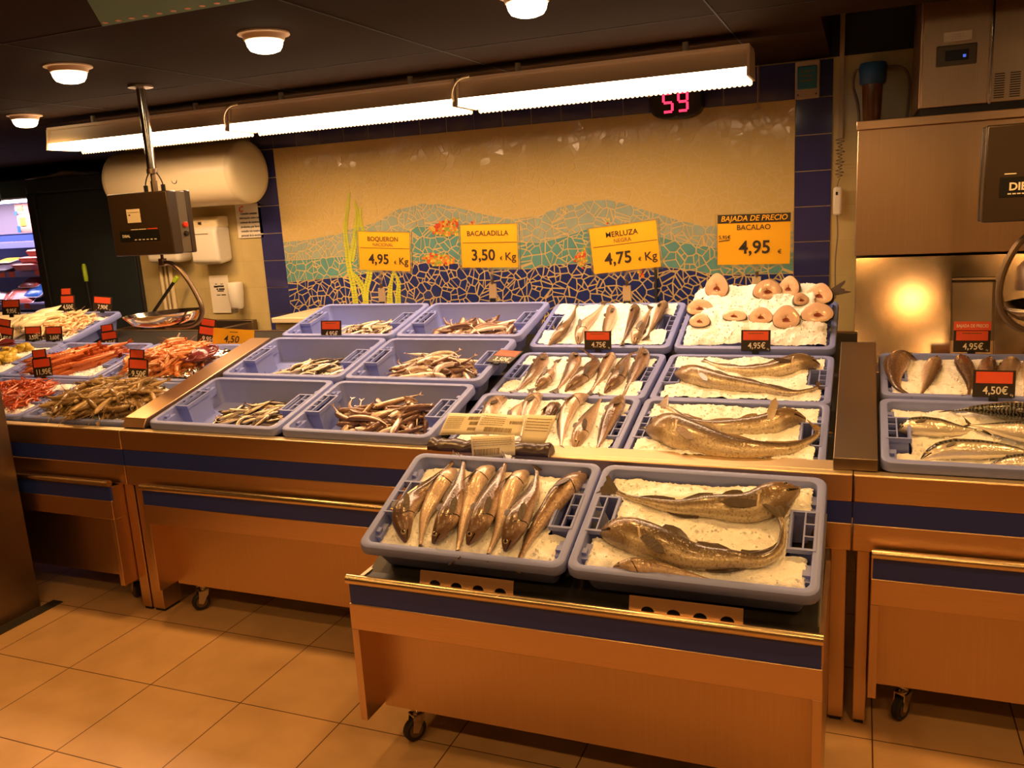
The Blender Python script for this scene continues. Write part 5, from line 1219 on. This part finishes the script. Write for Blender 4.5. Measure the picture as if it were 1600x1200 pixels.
for x, z, w_, h in ((-1.385, 1.115, .03, .012), (-1.345, 1.118, .05, .010), (-1.375, 1.10, .012, .010), (-1.34, 1.10, .045, .010), (-1.35, 1.09, .05, .007), (-1.37, 1.065, .03, .005), (-1.33, 1.065, .035, .006), (-1.38, 1.135, .015, .005), (-1.335, 1.135, .02, .004)): mb.box((x - w_ / 2, 1.989, z), (x + w_ / 2, 1.9902, z + h))
mb.build('print', M['ink'], t)
t = thing('text_poster', 'cream poster of black Spanish text with a red letter, left of the mosaic border', 'poster', (-1.06, 1.992, 1.52))
MB().box((-1.158, 1.990, 1.418), (-.968, 1.996, 1.622)).build('sheet', M['paper'], t)
for i, s in enumerate(('Consulte cualquier', 'información sobre los', 'orígenes de nuestros', 'productos, por favor', 'consulte con nuestro', 'personal de la sección')):
    text(s, .0195, M['ink'], t, (-.0, -.0028, .045 - .0265 * i), name='text_line', bold=.02, sx=.86)
text('C', .05, M['tagred'], t, (-.058, -.003, .072), name='red_initial', bold=.02, shear=.25)
for x, r in ((-1.815, .012), (-1.775, .008), (-1.735, .014)):
    solo(MB().tube([(x, 1.985, .8), (x, 1.985, 1.62)], r, 10), 'wall_pipe', M['enamel'], {-1.815: 'cream wall pipe nearest the dark cabinet', -1.775: 'thin cream wall pipe between two thicker ones', -1.735: 'cream wall pipe right of the thin one'}[x], 'pipe')
def broom(a, b, lb):
    a, b = Vector(a), Vector(b); d = (a - b)
    t = thing('broom', lb, 'broom', b)
    MB().tube([b, b + d * .93], .010, 10).build('shaft', M['black'], t)
    MB().tube([b + d * .90, b + d * .92, b + d * .985, b + d], [.012, .015, .015, .010], 10).build('grip', M['lime'], t)
    MB().lathe([(.02, 0), (.03, -.02), (.10, -.05), (.11, -.12), (.06, -.13)], 16, 0, Matrix.Translation(b)).build('brush_head', M['black'], t)
broom((-2.39, 1.90, 1.30), (-2.17, 1.72, .15), 'broom with lime grip leaning on the dark cabinet')
broom((-1.60, 1.90, 1.20), (-1.86, 1.78, .86), 'broom with lime grip leaning on the cream wall behind the scale pan')

t = thing('number_display', 'black rounded queue number display with red digits 59', 'number display', (1.588, 1.93, 1.89))
mb = MB(); mb.prism([(1.588 + .125 * math.copysign(abs(math.cos(a)) ** .6, math.cos(a)), 1.90, 1.965 + .078 * math.copysign(abs(math.sin(a)) ** .7, math.sin(a))) for a in [2 * PI * q / 36 for q in range(36)]], (0, .09, 0)); mb.build('casing', M['black'], t, bevel=.006)
SEG = {'5': 'afgcd', '9': 'abcdfg'}
for d, cx in (('5', 1.552), ('9', 1.624)):
    mb = MB(); W2, H2, th = .021, .042, .0055
    A = Matrix.Translation((cx, 1.898, 1.962))
    for s in SEG[d]:
        z = {'a': H2, 'g': 0, 'd': -H2}.get(s)
        if z is not None: mb.box((-W2 + .002, -.001, z - th), (W2 - .002, .001, z + th), 0, A)
        else:
            x = W2 if s in 'bc' else -W2; zc = H2 / 2 if s in 'bf' else -H2 / 2
            mb.box((x - th, -.001, zc - H2 / 2 + .004), (x + th, .001, zc + H2 / 2 - .004), 0, A)
    mb.build('digit', M['led'], t, 0)
mb = MB(); mb.box((1.58, 1.94, 2.03), (1.60, 1.96, 2.1)); mb.build('bracket', M['black'], t)
solo(MB().box((1.435, 1.965, 2.005), (1.462, 1.99, 2.045)), 'junction_box', M['white_pl'], 'tiny cream junction box left of the number display', 'junction box', bevel=.003)

t = thing('electrical_box', 'grey electrical box with teal window on the top of the blue tile column', 'electrical box', (2.183, 1.96, 1.926))
MB().box((2.130, 1.93, 1.926), (2.236, 1.99, 2.09)).build('casing', M['pvc'], t, bevel=.005)
MB().box((2.141, 1.922, 1.965), (2.225, 1.932, 2.065)).build('window', mat('teal_window', (.03, .16, .20), .15, var=.1), t, bevel=.004)
mb = MB()
for z in (1.998, 2.018, 2.038): mb.box((2.155, 1.921, z), (2.21, 1.9225, z + .008))
mb.build('breakers', M['grey_box'], t)
for x in (2.143, 2.222): MB().lathe([(.004, 0), (.003, .003)], 10, 0, Matrix.Translation((x, 1.93, 1.942)) @ Matrix.Rotation(PI / 2, 4, 'X')).build('screw', M['black'], t)
mb = MB(); mb.box((1.945, 1.975, 1.90), (1.975, 1.985, 1.91)); mb.tube([(1.96, 1.98, 2.1), (1.96, 1.98, 1.905)], .002, 6)
solo(mb, 'hanging_wire', M['pvc'], 'thin wire hanging from the ceiling to the mosaic edge right of the tube light', 'wire')

solo(MB().box((1.451, 1.968, .80), (1.463, 1.984, 1.232)), 'dark_rod', M['rubber'], 'thin dark upright rod behind the MERLUZA sign', 'rod')

t = thing('wall_cable', 'beige cable trunking with a coiled cord down the tiled wall', 'cable', (2.33, 1.985, 1.30))
MB().box((2.318, 1.975, 1.74), (2.338, 2.0, 2.48)).build('trunking', M['pvc'], t)
path = [(2.328 + .014 * math.cos(q * 1.15) * (1 + .5 * math.sin(q * .37)), 1.965 + .01 * math.sin(q * 1.15), 1.74 - .0028 * q) for q in range(64)]
MB().tube(path, .0022, 5).build('coiled_cord', M['cable'], t)
MB().tube(catmull([(2.33, 1.97, 1.56), (2.322, 1.975, 1.54), (2.32, 1.97, 1.52)], 8)[0], .0025, 6).build('cord', M['cable'], t)
t = thing('cord_handset', 'small cream cord switch hanging on the tiled wall left of the ice machine', 'switch', (2.322, 1.96, 1.39))
MB().box((2.303, 1.94, 1.392), (2.342, 1.975, 1.522)).build('casing', M['white_pl'], t, bevel=.012, segs=3)
MB().box((2.314, 1.938, 1.485), (2.324, 1.941, 1.50)).build('switch_mark', M['black'], t)
MB().tube(catmull([(2.322, 1.96, 1.392), (2.326, 1.965, 1.30), (2.318, 1.97, 1.18), (2.322, 1.975, 1.0)], 14)[0], .003, 6).build('cord', M['cable'], t)

t = thing('water_filter', 'blue capped amber water filter on the wall beside the ice machine', 'water filter', (2.458, 1.90, 1.80))
R = Matrix.Translation((2.458, 1.90, 0))
MB().lathe([(.050, 1.955), (.054, 1.96), (.058, 2.03), (.052, 2.045), (.001, 2.05)], 24, 0, R).build('cap', M['filter_blue'], t, 40)
MB().lathe([(.030, 1.795), (.036, 1.80), (.038, 1.82), (.043, 1.955)], 24, 0, R).build('bowl', M['amber'], t, 40)
MB().tube(catmull([(2.41, 1.92, 2.02), (2.385, 1.93, 2.02), (2.378, 1.94, 1.96), (2.40, 1.95, 1.88), (2.41, 1.95, 1.76)], 16)[0], .006, 8).build('hose', M['cable'], t)
MB().tube(catmull([(2.50, 1.92, 2.025), (2.57, 1.93, 2.02), (2.605, 1.94, 1.98), (2.61, 1.95, 1.90), (2.60, 1.95, 1.76)], 16)[0], .006, 8).build('hose', M['cable'], t)
MB().box((2.42, 1.94, 2.0), (2.50, 2.0, 2.05)).build('bracket', M['steel_dark'], t)

# ------------------------------------------------------------------ ice machine
t = thing('ice_machine', 'tall stainless ice machine at the right of the tiled wall', 'ice machine', (3.0, 1.7, .1))
MB().box((2.405, 1.42, 1.242), (3.7, 1.97, 1.738)).build('upper_bin', M['steel_v'], t, bevel=.004)
MB().box((2.400, 1.405, 1.738), (3.7, 1.97, 1.772)).build('top_ledge', M['steel'], t, bevel=.003)
th = 14.7 * D2R
def dp(x, s, d): return Vector((x, 1.424 - s * math.sin(th) - d * math.cos(th), 1.236 - s * math.cos(th) + d * math.sin(th) * -1))
mb = MB(); sl = .62
def door(mb, xa, xb, sa, sb, d0=0, d1=.012):
    a = [dp(xa, sa, d0), dp(xb, sa, d0), dp(xb, sb, d0), dp(xa, sb, d0)]
    mb.prism(a, dp(0, 0, d1) - dp(0, 0, d0))
door(mb, 2.412, 2.762, 0, sl); door(mb, 2.762, 3.7, 0, .085); door(mb, 2.915, 3.7, .085, sl)
mb.build('bin_door', mat('bin_door_steel', (.58, .42, .28), .15, 1, var=.05, vscale=4, stretch=(30, 30, 1), rvar=.03), t)
mb = MB(); door(mb, 2.762, 2.915, .085, sl, -.04, -.03); mb.build('recess_back', M['steel_v'], t)
mb = MB(); door(mb, 2.762, 2.915, .085, .10, -.035, .004); mb.build('recess_lip', M['steel_dark'], t)
mb = MB(); mb.prism([(2.41, 1.45, .62), (2.41, 1.30, .62), (2.41, 1.435, 1.22), (2.41, 1.96, 1.22), (2.41, 1.96, .1), (2.41, 1.45, .1)], (1.29, 0, 0)); mb.build('lower_bin', M['steel_dark'], t)
MB().box((2.620, 1.43, 1.80), (3.7, 1.96, 2.48)).build('head_casing', M['steel_v'], t, bevel=.004)
MB().box((2.632, 1.44, 1.772), (3.7, 1.95, 1.80)).build('plinth', M['bed'], t)
MB().box((2.628, 1.418, 1.800), (2.853, 1.432, 2.40)).build('front_door', M['steel_v'], t, bevel=.003)
MB().box((2.857, 1.412, 1.795), (2.866, 1.432, 2.46)).build('corner_strip', M['chrome'], t, bevel=.002)
MB().box((2.675, 1.410, 1.945), (2.812, 1.420, 2.020)).build('control_panel', M['grey_box'], t, bevel=.004)
MB().box((2.705, 1.4085, 1.962), (2.785, 1.411, 2.000)).build('control_screen', M['black'], t)
MB().box((2.765, 1.407, 1.972), (2.775, 1.409, 1.982)).build('indicator', mat('blue_indicator', (.05, .08, .5), .3, emit=(.1, .2, 1), es=.6, var=.01), t)
MB().box((2.698, 1.414, 2.033), (2.792, 1.419, 2.066)).build('sticker', M['paper'], t)
for i in range(3): text('-- --- ---- --', .009, M['ink'], t, Vector((2.745, 1.4135, 2.057 - .008 * i)) - t.location, name='sticker_print')
for x in (2.893, 2.945):
    mb = MB()
    for k in range(11): mb.box((x - .017, 1.4275, 1.815 + k * .0085), (x + .017, 1.4305, 1.8185 + k * .0085))
    mb.build('vent', M['bed'], t)
for x in (2.45, 3.6):
    for y in (1.5, 1.9): MB().tube([(x, y, 0), (x, y, .11)], .02, 10).build('foot', M['rubber'], t)

# ------------------------------------------------------------------ sink, worktop, dark cabinet
t = thing('sink_unit', 'low steel sink with splashback under the cream wall', 'sink', (-1.3, 1.65, 0))
MB().box((-1.95, 1.94, .70), (-1.09, 1.985, .912)).build('splashback', M['steel_dark'], t, bevel=.003)
mb = MB(); mb.box((-1.95, 1.38, .84), (-1.09, 1.42, .90)); mb.box((-1.95, 1.40, .70), (-1.09, 1.94, .71)); mb.box((-1.13, 1.40, .70), (-1.09, 1.94, .90)); mb.box((-1.95, 1.40, .70), (-1.91, 1.94, .90)); mb.build('basin', M['steel_dark'], t, bevel=.004)
MB().box((-1.93, 1.42, 0), (-1.11, 1.92, .70)).build('cabinet', M['steel_dark'], t)
t = thing('side_worktop', 'cream topped side worktop in the gap behind the back anchovy crate', 'worktop', (-.45, 1.7, 0))
MB().box((-.60, 1.50, .957), (-.05, 1.95, .987)).build('top', M['enamel'], t, bevel=.004)
MB().box((-.59, 1.52, .92), (-.06, 1.95, .952)).build('drawer_front', M['enamel2'], t)
MB().box((-.58, 1.56, 0), (-.07, 1.94, .92)).build('base', M['bed'], t)
mb = MB(); mb.box((-.75, 1.35, .80), (-.40, 1.38, .93))
t = thing('dark_cabinet', 'tall dark slate cold room cabinet at the left end of the wall', 'cabinet', (-2.44, 2.2, 0))
MB().box((-2.88, 2.0, 0), (-1.992, 2.6, 1.875)).build('carcass', M['door_dark'], t)
MB().box((-2.90, 1.975, 1.785), (-1.995, 2.0, 1.88)).build('header', M['door_dark'], t, bevel=.006)
MB().box((-2.83, 1.985, .02), (-2.02, 2.0, 1.775)).build('door', M['door_dark'], t, bevel=.004)
MB().box((-2.90, 1.97, 0), (-2.835, 2.0, 1.785)).build('post', M['rubber'], t, bevel=.003)
MB().box((-2.015, 1.98, 0), (-1.992, 2.0, 1.785)).build('post', M['rubber'], t, bevel=.003)
mb = MB()
mb.loft([[Vector((x, 2.12 + .10 * math.cos(a), 1.882 + (.012 + .012 * nz(x * 4, a, 1, 1)) * (1 + math.sin(a)) * s)) for a in [2 * PI * q / 14 for q in range(14)]] for x, s in ((-2.95, .3), (-2.86, .9), (-2.75, .7), (-2.62, 1.2), (-2.50, 1.5), (-2.46, 1.1))], caps=(True, True))
solo(mb, 'folded_cloth', M['cloth'], 'folded cream cloth lying on top of the dark cabinet', 'cloth', smooth=60)

# ------------------------------------------------------------------ meat fridge beyond the counter
t = thing('wall_fridge', 'open wall fridge of packed meat glowing at the far left', 'fridge', (-5.0, 3.4, 0))
FX0, FX1 = -5.95, -3.7
MB().box((FX0, 3.62, 0), (FX1, 3.68, 1.98)).build('back_panel', M['fr_blue'], t)
MB().box((FX0, 3.60, 1.52), (FX1, 3.622, 1.80)).build('upper_liner', M['fr_grey'], t)
MB().box((FX0, 3.15, 1.83), (FX1, 3.66, 1.98)).build('canopy', M['ceil_dark'], t)
MB().box((FX0, 3.19, 1.79), (FX1, 3.22, 1.822)).build('tube_lamp', M['fr_light'], t)
MB().box((FX0, 3.17, 1.818), (FX1, 3.24, 1.84)).build('lamp_rail', M['pk_white'], t)
sh = []
for z, y in ((1.43, 3.42), (1.17, 3.27), (.89, 3.08), (.72, 3.02)):
    s = MB().box((FX0, y, z), (FX1, 3.64, z + .02)).build('shelf', M['fr_grey'], t)
    MB().box((FX0, y - .012, z - .04), (FX1, y, z + .012)).build('price_rail', M['fr_rail'], t)
    sh.append((z, y))
MB().box((FX0, 3.1, 0), (FX1, 3.6, .66)).build('base', M['fr_blue'], t)
for x in (-4.85, -4.50): text('---- ---- ---- --', .03, M['ink'], t, Vector((x, 3.405, 1.455)) - t.location, name='rail_print')
l = bpy.data.lights.new('fridge_glow', 'AREA'); l.shape = 'RECTANGLE'; l.size = 2.0; l.size_y = .05; l.energy = 22; l.color = FRIDGE_COL
o = bpy.data.objects.new('fridge_glow', l); COL.objects.link(o); o.parent = t; o.location = Vector(((FX0 + FX1) / 2, 3.205, 1.78)) - t.location; o.rotation_euler = (.15, 0, 0)
for i, (x, y, z) in enumerate(((-4.95, 3.257, 1.16), (-4.83, 3.257, 1.16), (-4.49, 3.257, 1.17), (-4.38, 3.257, 1.17), (-4.62, 3.067, .89), (-4.46, 3.067, .89), (-4.52, 3.007, .72))):
    solo(MB().box((x - .035, y - .003, z - .028), (x + .035, y, z + .022)), 'shelf_ticket', M['tagred'], 'small red price ticket on a fridge shelf rail', 'price ticket', 'red fridge shelf tickets')
def tray(x, y, z, wd, dp_, ht, film, label, rz=0, tilt=0, tray_m='pk_white'):
    Rm = Matrix.Translation((x, y, z)) @ Matrix.Rotation(rz, 4, 'Z') @ Matrix.Rotation(tilt, 4, 'X')
    t = thing('meat_tray', label, 'meat pack', M=Rm, group='packed meat trays')
    mb = MB(); o = lambda s: [(s * wd / 2 * a, s * dp_ / 2 * b) for a, b in ((-1, -.8), (-.85, -1), (.85, -1), (1, -.8), (1, .8), (.85, 1), (-.85, 1), (-1, .8))]
    mb.loft([[(a, b, zz) for a, b in o(s)] for s, zz in ((.78, 0), (1, ht), (1.05, ht), (1.05, ht - .004))], caps=(True, False)); mb.build('tray', M[tray_m], t, 30, world=False)
    mb = MB(); mb.loft([[(a, b, zz + .006 * nz(a * 30, b * 30, x, 1)) for a, b in o(s)] for s, zz in ((.98, ht - .003), (.85, ht + .008), (.45, ht + .014), (.05, ht + .015))], caps=(False, True)); mb.build('meat', M[film], t, 60, world=False)
for a in ((-4.62, 3.30, 1.192, .30, .20, .05, 'pk_pink', 'pink meat tray at the bottom of the pile on the middle fridge shelf'), (-4.57, 3.32, 1.25, .26, .18, .05, 'pk_pink', 'pink meat tray in the middle of the pile on the middle fridge shelf'), (-4.53, 3.34, 1.31, .18, .16, .05, 'pk_pink', 'pink meat tray on top of the pile on the middle fridge shelf')): tray(*a, tray_m='pk_red')
tray(-4.97, 3.30, 1.20, .34, .22, .03, 'pk_dark', 'dark sloping meat tray left on the middle fridge shelf', 0, .25, 'pk_dark')
tray(-5.00, 3.38, 1.26, .20, .16, .02, 'pk_yellow', 'yellow topped pack behind the dark tray on the middle fridge shelf', 0, .2)
tray(-4.62, 3.18, .935, .30, .22, .035, 'pk_red', 'dark red meat pack tilted on the lower fridge shelf', .2, .6)
tray(-4.78, 3.19, .945, .26, .18, .03, 'pk_red', 'red meat pack with white rim, lower fridge shelf', -.2, .5)
tray(-4.95, 3.17, .945, .26, .18, .03, 'pk_white', 'white fatty meat pack at the left of the lower fridge shelf', .3, .3)
tray(-4.50, 3.24, .99, .22, .20, .03, 'pk_blue', 'blue film pack at the right of the lower fridge shelf', 0, .6)
tray(-4.62, 3.30, 1.06, .24, .16, .02, 'pk_red', 'red and white pack leaning at the back of the lower fridge shelf', 0, .5)
tray(-4.80, 3.10, .745, .30, .16, .03, 'pk_red', 'red meat pack on the lowest fridge shelf', 0, .2)
tray(-4.62, 3.10, .745, .24, .16, .05, 'pk_white', 'white meat pack on the lowest fridge shelf', 0, .2)
for x, z, h, lb, m1 in ((-4.76, 1.69, .10, 'upper hanging snack bag in the fridge', 'pk_blue'), (-4.75, 1.53, .17, 'lower hanging snack bag with yellow label in the fridge', 'pk_blue')):
    t = thing('hanging_bag', lb, 'snack bag', (x, 3.42, z), group='hanging snack bags')
    mb = MB(); mb.loft([[(.085 * a, .02 * b * s, zz) for a, b in ((-1, -.4), (-.5, -1), (.5, -1), (1, -.4), (1, .4), (0, 1), (-1, .4))] for zz, s in ((0, .15), (h * .15, .8), (h * .6, 1), (h * .9, .6), (h, .1))], caps=(True, True)); mb.build('bag', M['pk_pink'], t, 60, world=False)
    MB().box((-.035, -.0245, h * .35), (.035, -.021, h * .8)).build('yellow_label', M['pk_yellow'], t, world=False)
    MB().box((-.088, -.018, h * .0), (-.05, -.0165, h * .35)).build('blue_corner', M['pk_blue'], t, world=False)
t = thing('hanging_banner', 'leaf green banner with a pale dot above the fridge', 'banner', (-4.75, 3.0, 1.79))
MB().box((-5.2, 2.998, 1.800), (-4.47, 3.002, 2.0)).build('panel', M['green2'], t)
MB().lathe([(.012, 0), (.011, .003), (.001, .0035)], 14, 0, Matrix.Translation((-4.62, 2.998, 1.93)) @ Matrix.Rotation(PI / 2, 4, 'X')).build('dot', M['paper'], t)

# ------------------------------------------------------------------ banner under the ceiling, pillar, mat
t = thing('ceiling_banner', 'green card banner with a row of pale dots, hanging at the ceiling', 'banner', (1.1, -1.0, 1.95))
c0, c1, c2 = Vector((.917, -.888, 1.95)), Vector((1.10, -1.102, 1.95)), Vector((1.286, -.885, 1.95))
ux = (c2 - c0).normalized(); uy = Vector((ux.y, -ux.x, 0))
dd = (c1 - c0)
poly = [c0, c0 + ux * .62, c0 + ux * .62 + dd * 1.3, c0 + dd * 1.3]
MB().prism(poly, (0, 0, .004)).build('card', M['green'], t)
n_ = (c1 - c0).normalized()
for k in range(11):
    c = c0 + ux * (.012 + .0365 * k) + n_ * .028
    MB().lathe([(.0062, 0), (.006, -.0008), (.001, -.001)], 12, 0, Matrix.Translation(c)).build('dot', M['pk_pink'], t)
for q in (c0 + ux * .3 + dd * .5, c0 + ux * .3 + dd * 1.1): MB().tube([q, (q.x, q.y, CZ)], .0015, 5).build('hanger', M['steel_dark'], t)
solo(MB().box((-1.35, -1.6, 0), (-.705, -.075, 1.35)), 'steel_pillar', M['steel_dark'], 'broad dark steel clad block in the left foreground', 'pillar', bevel=.006)
solo(MB().box((-.70, -1.6, 0), (-.645, -.02, .006)), 'floor_mat', M['darkmat'], 'narrow black floor mat along the foot of the steel block', 'mat', bevel=.002)

# ------------------------------------------------------------------ lettering becomes plain mesh
bpy.context.view_layer.update()
dg = bpy.context.evaluated_depsgraph_get()
for o in [q for q in COL.objects if q.type == 'FONT']:
    me = bpy.data.meshes.new_from_object(o.evaluated_get(dg))
    nm = o.name.split('.')[0]; lb = o.get('label')
    par, mb_ = o.parent, o.matrix_basis.copy()
    bpy.data.objects.remove(o)
    n = bpy.data.objects.new(nm, me); COL.objects.link(n); n.parent = par; n.matrix_basis = mb_
    if lb: n['label'] = lb
